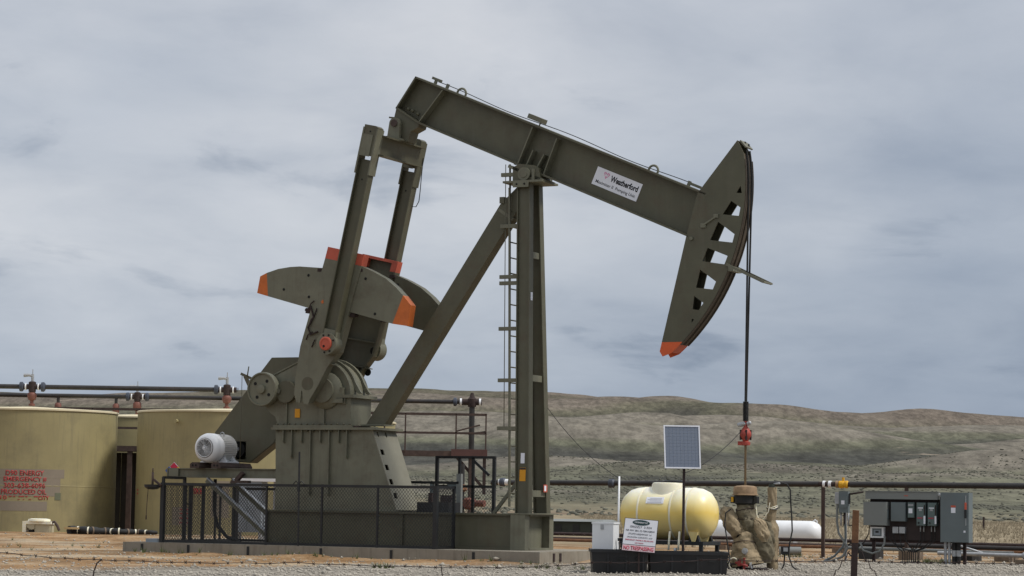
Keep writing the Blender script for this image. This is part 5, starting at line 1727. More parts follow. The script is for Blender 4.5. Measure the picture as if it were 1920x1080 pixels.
# ------------------------------------------------------------------ wellhead
def lump(path, radii, seed, amp=0.16, seg=40, sub=12):
    """a wrapped, creased canvas body swept along a path"""
    P = [Vector(p) for p in path]
    pts, rs = [], []
    for i in range(len(P) - 1):
        for k in range(sub):
            t = k / sub
            pts.append(P[i].lerp(P[i + 1], t))
            s = t * t * (3 - 2 * t)
            rs.append(radii[i] * (1 - s) + radii[i + 1] * s)
    pts.append(P[-1])
    rs.append(radii[-1])
    m = MB()
    m.tube(pts, rs, seg)
    c = np.array([(p.x, p.y, p.z) for p in pts])
    vs = []
    for i, v in enumerate(m.v):
        a = np.array(v)
        if i < len(pts) * seg:
            ring_ = c[i // seg]
        else:
            ring_ = c[0] if i < len(pts) * seg + seg else c[-1]
        d = a - ring_
        ang = math.atan2(d[1], d[0])
        q1 = float(pnoise(np.array([ang * 1.6 + seed + a[2] * 4.0]), np.array([a[2] * 5.0 - seed + ang * 0.7]))[0])
        q2 = float(pnoise(np.array([ang * 3.2 + seed * 2 - a[2] * 9.0]), np.array([a[2] * 11.0 + seed + ang]))[0])
        f = amp * (1.5 * (0.35 - abs(q1) * 1.6) + 0.8 * (0.3 - abs(q2) * 1.5) + 0.5 * float(fbm(np.array([ang * 1.3 + seed]), np.array([a[2] * 7.0]), 3)[0]))
        vs.append(tuple(ring_ + d * (1 + f)))
    m.v = vs
    return m
wh = thing('wellhead', 'wellhead wrapped in tan canvas with brown cap and black collar', 'wellhead', (rx, ry, -0.10), -TH)
Zw = 0.10
MB().lathe([(0.235, 1.27 + Zw), (0.237, 1.285 + Zw), (0.215, 1.295 + Zw), (0.212, 1.40 + Zw), (0.20, 1.425 + Zw), (0.15, 1.44 + Zw), (0.024, 1.45 + Zw)], seg=32).build('cap', LEATHER, wh)
MB().lathe([(0.15, 1.10 + Zw), (0.19, 1.13 + Zw), (0.195, 1.27 + Zw), (0.15, 1.275 + Zw)], seg=28).build('collar', RUBBER, wh)
m = MB()
for s in (-1, 1):
    m.box(s * 0.22 - 0.03, s * 0.22 + 0.03, -0.08, 0.05, 1.13 + Zw, 1.25 + Zw)
m.build('clamp', BLACK, wh)
MB().box(-0.235, -0.19, -0.09, -0.08, 1.15 + Zw, 1.24 + Zw).build('yellow_tag', YELLOW, wh)
lump([(0, 0, 1.12 + Zw), (0.02, 0, 0.95 + Zw), (0.06, 0, 0.78 + Zw), (0.02, 0, 0.60 + Zw)], [0.15, 0.175, 0.19, 0.16], 1.0, 0.09).build('canvas_wrap', TARP2, wh)
lump([(-0.38, -0.12, 1.02 + Zw), (-0.30, -0.14, 0.95 + Zw), (-0.20, -0.15, 0.78 + Zw), (-0.08, -0.15, 0.60 + Zw), (-0.03, -0.15, 0.55 + Zw)], [0.07, 0.135, 0.155, 0.13, 0.07], 3.0, 0.11).build('canvas_wrap', TARP, wh)
lump([(-0.02, -0.05, 0.64 + Zw), (0.02, -0.06, 0.52 + Zw), (0.03, -0.08, 0.30 + Zw), (0.06, -0.08, 0.12 + Zw), (0.08, -0.08, 0.02 + Zw)], [0.12, 0.19, 0.245, 0.30, 0.30], 5.0, 0.10).build('canvas_wrap', TARP, wh)
lump([(0.10, 0.02, 0.88 + Zw), (0.20, 0.04, 0.74 + Zw), (0.30, 0.05, 0.52 + Zw), (0.36, 0.05, 0.28 + Zw), (0.35, 0.05, 0.08 + Zw)], [0.08, 0.16, 0.19, 0.18, 0.12], 8.0, 0.10).build('canvas_wrap', TARP2, wh)
lump([(0.18, -0.02, 0.86 + Zw), (0.29, -0.03, 0.74 + Zw), (0.36, -0.04, 0.56 + Zw), (0.38, -0.05, 0.44 + Zw)], [0.06, 0.12, 0.13, 0.08], 21.0, 0.12).build('canvas_wrap', TARP, wh)
MB().lathe([(0.05, 0), (0.062, 0.012), (0.0001, 0.012)], (-0.03, -0.20, 0.535 + Zw), (0.55, -0.6, -0.55), 14).build('sleeve_mouth', HOLE, wh)
for zz_, rr_, uu_ in ((1.02, 0.175, 0.01), (0.86, 0.185, 0.04), (0.44, 0.235, 0.03)):
    MB().tube([(uu_ + rr_ * math.cos(t), -0.05 * (zz_ < 0.6) + rr_ * math.sin(t), zz_ + Zw + 0.025 * math.sin(2 * t + zz_ * 9)) for t in np.linspace(0, 2 * math.pi, 24)], 0.008, 6).build('strap', DRUST, wh)
MB().cyl((-0.62, -0.30, 0.02 + Zw), (0.25, -0.30, 0.05 + Zw), 0.035, seg=12).build('flow_pipe', RUSTP, wh)
for a_ in (-0.5, -0.36, 0.22):
    MB().cyl((a_, -0.30, 0.03 + Zw), (a_ + 0.03, -0.30, 0.03 + Zw), 0.06, seg=14).build('flange', STEEL, wh)
MB().cyl((-0.43, -0.33, 0.03 + Zw), (-0.43, -0.33, 0.20 + Zw), 0.014, seg=8).lathe([(0.035, 0.19 + Zw), (0.055, 0.2 + Zw), (0.035, 0.21 + Zw)], (-0.43, -0.33, 0), seg=14).build('hand_valve', DGREEN, wh)
MB().lathe([(0.045, 0), (0.055, 0.02), (0.055, 0.05), (0.0001, 0.055)], (0.14, -0.34, 0.28 + Zw), (0, -1, 0.2), 18).cyl((0.14, -0.3, 0.10 + Zw), (0.14, -0.33, 0.26 + Zw), 0.02, seg=8).build('gauge', STEEL, wh)
m = MB().box(0.02, 0.07, -0.42, -0.36, 0.02 + Zw, 0.14 + Zw).box(0.12, 0.15, -0.40, -0.37, -0.05 + Zw, 0.17 + Zw).cyl((-0.03, -0.39, 0.08 + Zw), (0.2, -0.39, 0.02 + Zw), 0.022, seg=8)
m.build('red_valve', mat('dull_red', (0.26, 0.04, 0.035), 0.6), wh)
m = MB()
for k in range(3):
    m.tube([(-0.34 + 0.05 * k + 0.11 * math.cos(t), -0.35 - 0.04 * k + 0.02 * math.sin(3 * t), 0.05 + Zw + 0.10 * math.sin(t) + 0.03 * k) for t in np.linspace(0, 2 * math.pi, 16)], 0.014, 6)
m.build('cable_coil', RUBBER, wh)
m = MB()
for k in range(2):
    m.tube([(-0.22 + 0.16 * k + 0.09 * math.cos(t), -0.40, 0.0 + Zw + 0.10 * math.sin(t) + 0.06 * k) for t in np.linspace(0.4, 5.2, 14)], 0.012, 6)
m.build('cable_coil', POLYW, wh)
MB().box(-0.5, 0.5, -0.35, 0.35, -0.22, 0.0 + Zw - 0.02).build('cellar_frame', DRUST, wh)
MB().tube([(-0.17, -0.27, 1.02 + Zw), (-0.24, -0.34, 0.95 + Zw), (-0.25, -0.36, 0.75 + Zw), (-0.20, -0.36, 0.45 + Zw), (-0.14, -0.38, 0.15 + Zw)], 0.013, 6).build('cable', RUBBER, wh)
MB().tube([(0.2, 0.0, 1.12 + Zw), (0.22, 0.02, 0.9 + Zw), (0.30, 0.05, 0.82 + Zw), (0.42, 0.05, 0.98 + Zw), (0.45, 0.05, 1.15 + Zw)], 0.010, 6).build('cable', POLYW, wh)

wp2 = thing('wrapped_pipe', 'upright canvas wrapped pipe just right of the wellhead', 'pipe', (4.73, -1.85, -0.12), -TH)
lump([(0, 0, -0.1), (0, 0, 0.35), (-0.02, 0, 0.55), (-0.01, 0, 0.80), (-0.03, 0, 0.95), (-0.01, 0, 1.2), (-0.01, 0, 1.54)], [0.10, 0.105, 0.13, 0.12, 0.085, 0.085, 0.08], 12.0, 0.09).build('canvas_wrap', TARP, wp2)
lump([(-0.16, -0.05, 0.95), (-0.12, -0.06, 0.85), (-0.06, -0.08, 0.6), (-0.05, -0.06, 0.4)], [0.05, 0.14, 0.15, 0.06], 15.0, 0.15).build('canvas_wrap', TARP2, wp2)
MB().cyl((-0.02, 0, 1.53), (-0.02, 0, 1.60), 0.055, seg=12).build('cap', DGREEN, wp2)
MB().cyl((0.02, 0, 1.60), (0.14, -0.02, 1.615), 0.016, seg=8).build('fitting', STEEL, wp2)
m = MB().lathe([(0.05, -0.01), (0.075, 0.0), (0.05, 0.01)], (-0.02, -0.16, 0.28), (0.3, -1, 0), 18)
m.lathe([(0.02, -0.06), (0.03, 0.02)], (-0.02, -0.14, 0.28), (0.3, -1, 0), 10)
m.build('hand_wheel', DGREEN, wp2)
for k in range(3):
    MB().tube([(-0.01 + 0.10 * math.cos(t), 0.10 * math.sin(t), 1.16 + 0.02 * math.sin(2 * t + k) + 0.015 * k) for t in np.linspace(0, 2 * math.pi, 14)], 0.008, 6).build('wire_tie', POLYW if k else BLACK, wp2)
hs_ = thing('black_hose', 'black hose looping from the wrapped pipe down to the ground', 'hose', (4.95, -1.95, -0.10), 0)
MB().tube([(-0.06, 0, 1.60), (0.02, 0, 1.58), (0.08, 0, 1.48), (0.09, 0, 1.25), (0.11, 0, 1.0), (0.12, 0, 0.75), (0.07, 0, 0.50), (0.06, 0, 0.3), (0.12, -0.05, 0.12), (0.25, -0.1, 0.02), (0.45, -0.1, 0.0)], 0.014, 8).build('hose', RUBBER, hs_)
jb = thing('junction_box', 'small black junction box with pale face on a cable right of the wellhead', 'box', (4.98, -1.75, -0.1), 0)
MB().box(-0.09, 0.05, -0.05, 0.05, 0.33, 0.47).build('body', BLACK, jb)
MB().box(-0.05, 0.03, -0.062, -0.05, 0.38, 0.45).build('face', STEEL, jb)
MB().tube([(-0.02, 0, 0.33), (-0.03, 0, 0.15), (-0.12, 0, -0.06)], 0.014, 6).build('cable', RUBBER, jb)

# cables in the air
def sag(a, b, d, n=16):
    a, b = Vector(a), Vector(b)
    return [a.lerp(b, i / n) - Vector((0, 0, d * 4 * (i / n) * (1 - i / n))) for i in range(n + 1)]
c1a = Vector(W(0.17, 0.36, 2.86))
o = tag(MB().tube(sag(c1a, (1.87, -3.95, 1.52), 0.12), 0.006, 5).build('sagging_cable', RUBBER), 'thin black cable sagging from the steel post to the white stake', 'cable')
pend = (2.99, -3.75, 1.62)
o = tag(MB().tube(sag((rx - 0.08, ry, 2.42), pend, 0.10), 0.007, 5).build('sagging_cable', RUBBER), 'thin black cable hanging from the red rod clamp to the solar panel', 'cable')

# ------------------------------------------------------------------ electrical rack
o2 = (7.52, 4.46, -0.04)
er = thing('electrical_rack', 'rack of grey electrical cabinets on a brown board at the right', 'electrical rack', o2, -TH)
MB().box(-0.1, 1.46, 0.0, 0.03, 0.48, 1.32).build('backboard', BOARD, er)
for z in (0.44, 1.32):
    MB().box(-0.12, 1.95, 0.03, 0.08, z, z + 0.05).build('crossbar', DRUST, er)
for u in (-0.04, 1.86):
    MB().box(u - 0.03, u + 0.03, 0.03, 0.09, -0.05, 1.36).build('leg', DRUST, er)
MB().box(-0.16, 1.36, -0.14, 0.0, 1.31, 1.46).build('wireway', EGREY2, er)
MB().box(-0.17, 1.37, -0.155, 0.0, 1.461, 1.475).build('wireway_lid', EGREY2, er)
MB().box(0.66, 0.74, -0.144, -0.14, 1.375, 1.392).build('red_label', RED, er)
def cabinet(x0, x1, z0, z1, d, mt, name='cabinet'):
    c = MB().box(x0, x1, -d, 0.0, z0, z1).build(name, mt, er)
    MB().box(x0 + 0.008, x1 - 0.008, -d - 0.018, -d - 0.002, z0 + 0.008, z1 - 0.008).build('door', mt, c)
    return c
big_ = cabinet(1.46, 2.04, 0.46, 1.46, 0.30, EGREY)
MB().box(1.68, 1.78, -0.323, -0.318, 1.16, 1.20).build('red_label', RED, big_)
MB().box(1.685, 1.775, -0.323, -0.318, 1.05, 1.155).build('white_label', SIGNW, big_)
MB().box(1.965, 2.0, -0.36, -0.318, 0.95, 1.12).build('handle', BLACK, big_)
MB().box(1.97, 2.0, -0.355, -0.318, 1.12, 1.26).build('handle_grip', RED, big_)
MB().box(1.985, 1.995, -0.34, -0.318, 0.8, 1.4).build('hinge', STEEL, big_)
MB().box(1.94, 1.98, -0.323, -0.318, 0.66, 0.70).build('white_label', SIGNW, big_)
b1 = cabinet(-0.17, 0.32, 0.77, 1.25, 0.24, EGREY2)
MB().box(0.321, 0.33, -0.2, -0.1, 0.9, 1.1).build('latch', EGREY, b1)
cabinet(0.38, 0.69, 0.86, 1.25, 0.14, EGREY)
mt_ = MB().box(-0.06, 0.22, -0.12, 0.0, 0.52, 0.74).build('meter_box', WHITE, er)
MB().box(-0.02, 0.18, -0.124, -0.12, 0.55, 0.71).build('window', EGREY, mt_)
MB().box(0.02, 0.15, -0.128, -0.124, 0.58, 0.68).build('meter_face', PALEBLUE, mt_)
MB().box(0.05, 0.12, -0.132, -0.128, 0.62, 0.66).build('display', BLACK, mt_)
b3 = cabinet(0.725, 0.865, 0.94, 1.25, 0.11, EGREEN, 'small_breaker')
MB().box(0.75, 0.83, -0.135, -0.128, 1.03, 1.13).build('white_label', SIGNW, b3)
MB().box(0.74, 0.85, -0.135, -0.128, 1.18, 1.21).build('strip_label', STEEL, b3)
for x0 in (0.92, 1.15):
    b = cabinet(x0, x0 + 0.19, 0.78, 1.25, 0.14, EGREEN, 'motor_starter')
    MB().box(x0 + 0.03, x0 + 0.14, -0.164, -0.158, 1.13, 1.15).build('strip_label', SIGNW, b)
    MB().box(x0 + 0.055, x0 + 0.115, -0.164, -0.158, 1.08, 1.12).build('small_label', STEEL, b)
    MB().box(x0 + 0.02, x0 + 0.13, -0.166, -0.158, 0.93, 0.945).build('red_label', INKRED, b)
    MB().cyl((x0 + 0.05, -0.158, 0.84), (x0 + 0.05, -0.18, 0.84), 0.018, seg=10).build('button', BLACK, b)
    MB().box(x0 + 0.155, x0 + 0.19, -0.175, -0.158, 0.82, 0.98).build('switch_handle', SIGNW, b)
    MB().box(x0 + 0.16, x0 + 0.18, -0.17, -0.158, 1.0, 1.2).build('switch_slot', DRUST, b)
    for dx in (0.06, 0.13):
        MB().cyl((x0 + dx, -0.07, 0.66), (x0 + dx, -0.07, 0.78), 0.012, seg=8).build('cable_gland', STEEL, b)
for x0 in (0.40, 0.54):
    MB().box(x0, x0 + 0.12, -0.09, 0.0, 0.62, 0.75).build('outlet_cover', STEEL, er)
for u, r_, mt in ((1.53, 0.03, STEEL), (1.61, 0.028, STEEL), (1.71, 0.045, RUBBER), (1.80, 0.045, RUBBER)):
    MB().cyl((u, -0.18, -0.05), (u, -0.18, 0.47), r_, seg=10).build('conduit', mt, er)
for u in (1.71, 1.80):
    MB().cyl((u, -0.18, 0.18), (u, -0.18, 0.30), 0.05, seg=10).build('conduit_sleeve', STEEL, er)
for k, u in enumerate((0.42, 0.55, 0.98, 1.05, 1.21, 1.28, 0.3, 0.66)):
    e = 0.62 + 0.045 * k
    MB().tube([(u, -0.07, 0.66 if k > 1 else 0.62), (u + 0.01, -0.08, 0.50), (u * 0.6 + e * 0.4, -0.10, 0.34), (e, -0.10, 0.24), (e, -0.10, -0.02)], 0.011, 6).build('cable', RUBBER, er)
MB().box(0.58, 1.0, -0.16, -0.04, -0.06, 0.05).build('cable_duct', BLACK, er)
MB().tube([(0.24, -0.1, 0.55), (0.24, -0.12, 0.4), (0.15, -0.15, 0.25), (0.0, -0.17, 0.20), (-0.2, -0.15, 0.26), (-0.28, -0.1, 0.42)], 0.022, 8).build('flexible_conduit', EGREY2, er)
MB().tube([(-0.08, -0.1, 0.8), (-0.10, -0.1, 0.6), (-0.2, -0.1, 0.42), (-0.35, -0.1, 0.3)], 0.012, 6).build('cable', RUBBER, er)
MB().cyl((1.38, -0.1, 1.40), (1.48, -0.14, 1.40), 0.04, seg=10).build('conduit_elbow', STEEL, er)

dsx = thing('disconnect_switch', 'small grey disconnect switch box on posts left of the electrical rack', 'switch box', (6.95, 4.75, -0.04), -TH)
MB().box(-0.10, 0.10, -0.12, 0.0, 1.02, 1.46).build('body', EGREY, dsx)
MB().box(-0.07, 0.07, -0.14, -0.12, 1.12, 1.36).build('door', EGREY, dsx)
MB().box(-0.04, 0.03, -0.146, -0.14, 1.19, 1.27).build('white_label', SIGNW, dsx)
MB().box(0.10, 0.13, -0.1, -0.05, 1.2, 1.4).build('handle', BLACK, dsx)
MB().box(-0.19, -0.10, -0.1, -0.02, 1.2, 1.44).build('side_box', STEEL, dsx)
for x in (-0.07, 0.0, 0.09):
    MB().cyl((x, -0.06, 0.75), (x, -0.06, 1.02), 0.018, seg=8).build('conduit', STEEL if x else DRUST, dsx)
MB().bar((0.08, -0.06, 0.76), (0.22, -0.06, 0.76), 0.02, 0.02).build('arm', BLACK, dsx)
MB().cyl((0.1, -0.06, 1.40), (0.42, -0.1, 1.45), 0.018, seg=8).build('cross_conduit', DRUST, dsx)
MB().tube([(-0.15, -0.06, 1.2), (-0.16, -0.06, 0.85), (-0.12, -0.06, 0.6), (0.0, -0.06, 0.42), (0.08, -0.06, 0.30), (-0.02, -0.1, 0.12), (-0.25, -0.15, 0.02), (-0.45, -0.2, 0.0)], 0.026, 8).build('flexible_conduit', EGREY2, dsx)
MB().tube([(0.02, -0.06, 0.78), (0.03, -0.06, 0.5), (-0.03, -0.06, 0.32), (-0.2, -0.1, 0.12), (-0.4, -0.15, 0.02)], 0.024, 8).build('flexible_conduit', EGREY, dsx)
MB().box(-0.02, 0.02, 0.02, 0.06, -0.05, 1.1).build('post', STEEL, dsx)
MB().tube([(0.1, -0.1, 0.36), (0.2, -0.1, 0.42), (0.3, -0.1, 0.36), (0.32, -0.1, 0.22), (0.2, -0.1, 0.1), (0.1, -0.1, 0.2)], 0.016, 6).build('cable_coil', RUBBER, dsx)

# low pipes on timber blocks running off to the right
rp = thing('surface_pipe', 'pale pipe on dark timber blocks running right from the electrical rack', 'pipe', (10.0, 6.2, -0.05), -TH)
MB().cyl((-0.9, 0, 0.20), (3.6, 0, 0.16), 0.045, seg=12).build('pipe', STEEL, rp)
MB().cyl((-3.0, 0.8, 0.34), (4.0, 0.8, 0.30), 0.05, seg=12).build('pipe', BPIPE, rp)
MB().cyl((-3.2, 0.55, 0.26), (0.6, 0.55, 0.22), 0.04, seg=12).build('pipe', EGREY2, rp)
MB().cyl((-0.75, 0.1, 0.45), (0.05, 0.1, 0.22), 0.022, seg=8).build('stay_pipe', STEEL, rp)
MB().lathe([(0.05, -0.08), (0.075, -0.05), (0.075, 0.05), (0.05, 0.08)], (1.0, 0, 0.185), (1, 0, 0), 12).build('coupling', STEEL, rp)
for u, mt in ((-2.6, BLACK), (-1.7, WOOD), (-0.4, BLACK), (0.4, WOOD), (1.5, BLACK), (2.6, BLACK)):
    MB().box(u - 0.16, u + 0.16, 0.3, 1.1, -0.05, 0.22).build('timber_block', mt, rp)
kb = tag(MB().box(-0.3, 0.5, -0.12, 0.12, -0.08, 0.10).build('timber_beam', WOOD), 'weathered timber beam lying at the right edge of the frame', 'timber')
kb.location = (10.75, 4.6, -0.03)
kb.rotation_euler = (0, 0, -TH)
cv = thing('culvert_pipe', 'short grey pipe stub lying on the gravel before the propane tank', 'pipe', (6.5, 10.6, -0.02), R(-5))
MB().lathe([(0.09, -0.25), (0.10, -0.25), (0.10, 0.25), (0.085, 0.25), (0.085, -0.1)], (0, 0, 0.09), (1, 0.1, 0), 18).build('pipe', EGREY2, cv)

# distant low dark building and far fence posts
sh_ = thing('field_shed', 'low dark green shed with pale roof edge far behind the steel post', 'shed', (2.6, 46.0, gz(2.6, 46.0)), R(-20))
MB().box(-1.1, 1.3, -0.8, 0.8, -0.1, 0.46).build('wall', DGREEN, sh_)
MB().hexa([(-1.15, -0.9, 0.46), (1.35, -0.9, 0.46), (1.35, 0.9, 0.46), (-1.15, 0.9, 0.46)], [(-1.0, -0.6, 0.54), (1.2, -0.6, 0.54), (1.2, 0.6, 0.54), (-1.0, 0.6, 0.54)]).build('roof', EGREY2, sh_)
for x in (-0.6, 0.1, 0.8):
    MB().box(x, x + 0.25, -0.82, -0.80, 0.05, 0.35).build('door', BLACK, sh_)
for k, (x, y, h, mt, lab) in enumerate(((24.2, 88, 0.62, RUST, 'short red brown field post right of the electrical rack'), (20.3, 80, 0.55, WOOD, 'thin grey field post nearest the electrical rack on its right'), (27.6, 95, 0.75, DRUST, 'thin dark field post closest to the right edge'))):
    f_ = thing('field_post', lab, 'post', (x, y, gz(x, y)), 0, 'far field posts')
    MB().bar((0, 0, -0.2), (0, 0, h), 0.10, 0.10, (1, 0, 0)).build('shaft', mt, f_)

# ------------------------------------------------------------------ barbed wire fence in the foreground
fp = thing('fence_post', 'rusty steel fence post standing close to the camera', 'post', (3.46, -21.0, gz(3.46, -21) - 0.1), R(-10))
z0 = gz(3.46, -21) - 0.1
lean = -0.028
H = 1.045 - z0
def fpx(z):
    return lean * (H - z) * 1.0
m = MB()
zb_ = 0.72 - z0
m.hexa([(fpx(0) - 0.032, -0.03, 0), (fpx(0) + 0.032, -0.03, 0), (fpx(0) + 0.032, 0.03, 0), (fpx(0) - 0.032, 0.03, 0)], [(fpx(zb_) - 0.032, -0.03, zb_), (fpx(zb_) + 0.032, -0.03, zb_), (fpx(zb_) + 0.032, 0.03, zb_), (fpx(zb_) - 0.032, 0.03, zb_)])
m.build('post_shaft', DRUST, fp)
m = MB()
m.hexa([(fpx(zb_) - 0.0325, -0.0305, zb_), (fpx(zb_) + 0.0325, -0.0305, zb_), (fpx(zb_) + 0.0325, 0.0305, zb_), (fpx(zb_) - 0.0325, 0.0305, zb_)], [(-0.032, -0.03, H), (0.032, -0.03, H - 0.006), (0.032, 0.03, H - 0.004), (-0.032, 0.03, H)])
m.build('post_top', RUST, fp)
def barbed(pts, n, r=0.004):
    P = [Vector(p) for p in pts]
    m = MB()
    path = []
    for i in range(len(P) - 1):
        for k in range(n):
            t = k / n
            q = P[i].lerp(P[i + 1], t)
            q.z -= 0.03 * 4 * t * (1 - t) * 0.5
            q.z += 0.004 * math.sin((i * n + k) * 1.7)
            path.append(q)
    path.append(P[-1])
    m.tube(path, r, 5)
    d = 0.0
    for a, b in zip(path[:-1], path[1:]):
        d += (b - a).length
        if d > 0.13:
            d = 0
            m.bar(a + Vector((-0.012, -0.01, 0.014)), a + Vector((0.012, 0.01, -0.014)), 0.005, 0.005)
            m.bar(a + Vector((0.012, -0.01, 0.014)), a + Vector((-0.010, 0.01, -0.014)), 0.005, 0.005)
    return m
bw = thing('barbed_wire', 'rusty barbed wire strand stretched across the foreground left of the rusty post', 'wire', (0, -21.0, 0.3), 0)
pts = [(-7.0, 0, 0.24), (-5.05, 0, 0.195), (-4.04, 0, 0.135), (-2.08, 0, 0.135), (0.04, 0, 0.125), (0.84, 0.02, 0.185), (2.1, 0, 0.235), (3.43, -0.02, 0.245)]
barbed(pts, 14).build('strand', DRUST, bw)
MB().tube([(-4.04, 0, 0.135), (-4.08, 0, 0.10), (-4.11, 0.01, 0.02), (-4.12, 0, -0.1), (-4.13, 0, -0.4)], 0.007, 6).build('stay', DRUST, bw)
MB().tube([(-0.66, 0, 0.115), (-0.645, 0, 0.02), (-0.63, 0, -0.1), (-0.64, 0, -0.4)], 0.005, 6).build('stay', DRUST, bw)
bw2 = thing('barbed_wire', 'rusty barbed wire strand running right from the rusty post', 'wire', (0, -21.0, 0.3), 0)
barbed([(3.49, -0.02, 0.245), (4.4, 0, 0.245), (5.6, 0, 0.255), (7.2, 0, 0.27)], 14).build('strand', DRUST, bw2)
for sgn in (-1, 1):
    tw = [(3.45 + sgn * (0.05 + 0.02 * k), -0.03, 0.34 - 0.03 * k + 0.02 * math.sin(k * 2.0)) for k in range(11)]
    MB().tube(tw, 0.005, 5).build('loose_end', DRUST, bw2)

# ------------------------------------------------------------------ gravel, grass, weeds
def scatter_mesh(name, centers, sizes, base_v, base_f, material, squash=(1, 1, 1), label=None, jitter=0.25, z_only=False):
    n = len(centers)
    bv = np.array(base_v, float)
    nv = len(bv)
    ang = rng.uniform(0, 2 * np.pi, n)
    ca, sa = np.cos(ang), np.sin(ang)
    V = np.repeat(bv[None], n, 0) * (1 + jitter * rng.normal(size=(n, nv, 1)))
    V = V * np.array(squash) * sizes[:, None, None]
    x = V[..., 0] * ca[:, None] - V[..., 1] * sa[:, None]
    y = V[..., 0] * sa[:, None] + V[..., 1] * ca[:, None]
    V = np.stack([x, y, V[..., 2]], -1) + centers[:, None, :]
    F = (np.array(base_f)[None] + (np.arange(n) * nv)[:, None, None]).reshape(-1, 3)
    me = bpy.data.meshes.new(name)
    me.vertices.add(n * nv)
    me.vertices.foreach_set('co', V.reshape(-1).astype(np.float32))
    me.loops.add(F.size)
    me.loops.foreach_set('vertex_index', F.ravel().astype(np.int32))
    me.polygons.add(len(F))
    me.polygons.foreach_set('loop_start', np.arange(0, F.size, 3, dtype=np.int32))
    me.polygons.foreach_set('loop_total', np.full(len(F), 3, dtype=np.int32))
    me.update(calc_edges=True)
    me.materials.append(material)
    o = bpy.data.objects.new(name, me)
    COL.objects.link(o)
    o['kind'] = 'stuff'
    if label:
        o['label'] = label
        o['category'] = name.replace('_', ' ')
    return o
OCT_V = [(1, 0, 0), (-1, 0, 0), (0, 1, 0), (0, -1, 0), (0, 0, 1), (0, 0, -1)]
OCT_F = [(0, 2, 4), (2, 1, 4), (1, 3, 4), (3, 0, 4), (2, 0, 5), (1, 2, 5), (3, 1, 5), (0, 3, 5)]
n = 60000
X = rng.uniform(-13, 14, n)
Y = rng.uniform(-13, 14, n)
ed = Y - (0.72 * X - 1.4) + 1.1 * fbm(X / 3.0, Y / 3.0, 4)
keep = rng.uniform(size=n) < np.where(ed < 0, 1.0, np.where(ed < 8, 0.22, 0.06))
# none inside the slab
uu = (X - 0.4) * cU - Y * sU
vv_ = (X - 0.4) * sU + Y * cU
keep &= ~((uu > -8.1) & (uu < 1.0) & (vv_ > -1.6) & (vv_ < 1.75))
X, Y = X[keep], Y[keep]
S = 0.010 + 0.030 * rng.power(0.4, len(X))
S = S * np.where(rng.uniform(size=len(X)) < 0.02, rng.uniform(1.5, 2.6, len(X)), 1.0)
C_ = np.stack([X, Y, height(X, Y) + S * 0.2], -1)
scatter_mesh('gravel', C_, S, OCT_V, OCT_F, STONE, (1, 0.8, 0.6), 'loose pale gravel stones over the pad and track')
# grass tufts: each a fan of narrow blades
bl_v, bl_f = [], []
for k in range(7):
    a = k * 0.9
    r_ = 0.25 + 0.35 * ((k * 37) % 10) / 10
    o = len(bl_v)
    c, s = math.cos(a), math.sin(a)
    bl_v += [(c * 0.05 - s * 0.05, s * 0.05 + c * 0.05, -0.1), (c * 0.05 + s * 0.05, s * 0.05 - c * 0.05, -0.1), (c * r_, s * r_, 0.8 + 0.3 * ((k * 13) % 7) / 7)]
    bl_f.append((o, o + 1, o + 2))
n = 26000
D = 52 + 210 * rng.power(1.3, n)
Xg = (rng.uniform(-0.11, 0.30, n)) * D
Yg = D - 45
kp = (Xg > 2.0 + 0.02 * D) & (rng.uniform(size=n) < np.clip((Yg - 13) / 18, 0.0, 1) ** 1.2)
Xg, Yg = Xg[kp], Yg[kp]
Sg = rng.uniform(0.07, 0.20, len(Xg)) * (1 + 0.3 * np.clip(Yg / 150, 0, 1))
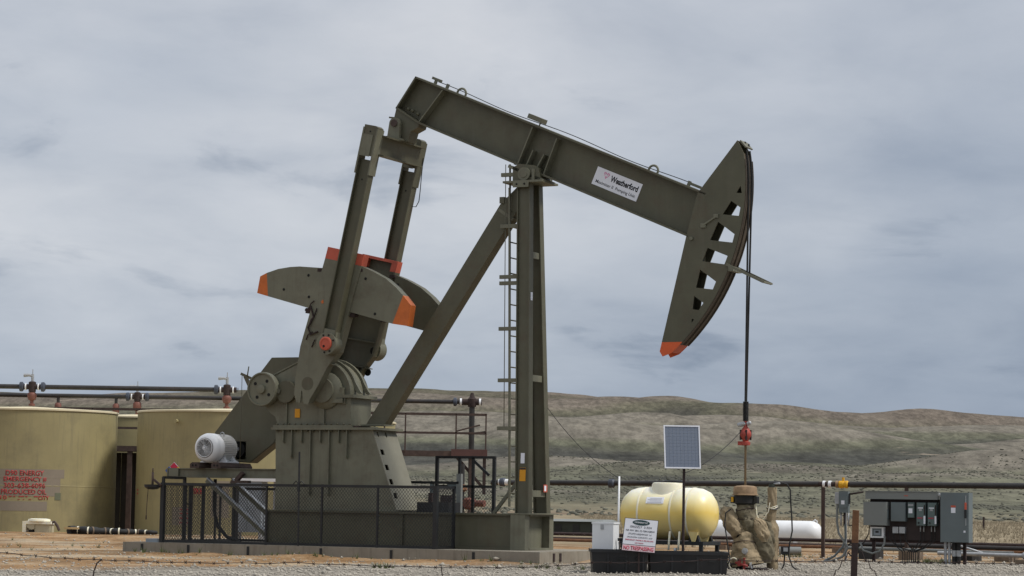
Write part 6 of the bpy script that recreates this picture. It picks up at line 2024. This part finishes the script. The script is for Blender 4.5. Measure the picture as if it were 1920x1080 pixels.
scatter_mesh('dry_grass', np.stack([Xg, Yg, height(Xg, Yg)], -1), Sg, bl_v, bl_f, GRASSB, (1, 1, 1), 'dry tan grass over the field behind the pad', 0.2)
# weeds
wx = np.concatenate([rng.uniform(-7, 1, 40), rng.normal(-9.5, 1.2, 20), rng.uniform(1.2, 3.8, 20), rng.normal(2.3, 0.25, 40), rng.normal(8.75, 0.22, 60), rng.normal(-2.1, 0.07, 16), rng.normal(0.6, 0.5, 18), rng.normal(6.2, 0.4, 40), rng.normal(4.9, 0.5, 30)])
_u = rng.uniform(-8, 0.9, 40)
wy = np.concatenate([np.zeros(40), rng.normal(6, 2, 20), rng.normal(-3.4, 0.25, 20), rng.normal(5.5, 0.4, 40), rng.normal(4.2, 0.12, 60), rng.normal(-4.2, 0.07, 16), rng.normal(-3.2, 0.2, 18), rng.normal(8.6, 0.4, 40), rng.normal(9.5, 0.5, 30)])
wx[:40] = 0.4 + _u * cU - 1.78 * sU
wy[:40] = -_u * sU - 1.78 * cU - np.abs(rng.normal(0, 0.12, 40))
scatter_mesh('weeds', np.stack([wx, wy, height(wx, wy)], -1), rng.uniform(0.05, 0.15, len(wx)), bl_v, bl_f, GREENB, (1.2, 1.2, 0.8), 'small green weeds on the gravel', 0.25)
# sagebrush on the lower slopes
ICO = bmesh.new()
bmesh.ops.create_icosphere(ICO, subdivisions=1, radius=1.0)
ic_v = [tuple(v.co) for v in ICO.verts]
ic_f = [tuple(v.index for v in f.verts) for f in ICO.faces]
ICO.free()
n = 42000
D = 230 + 600 * rng.power(1.6, n)
Xs = rng.uniform(-0.27, 0.27, n) * D
Ys = D - 45
dens = fbm(Xs / 90 + 5, D / 60, 4)
kp = rng.uniform(size=n) < np.clip(0.35 + 0.9 * dens, 0.04, 1)
Xs, Ys = Xs[kp], Ys[kp]
Ss = rng.uniform(0.14, 0.42, len(Xs))
scatter_mesh('sagebrush', np.stack([Xs, Ys, height(Xs, Ys) + 0.1 * Ss], -1), Ss, ic_v, ic_f, SAGE, (1, 1, 0.6), 'low dark sagebrush scattered over the lower slopes', 0.3)
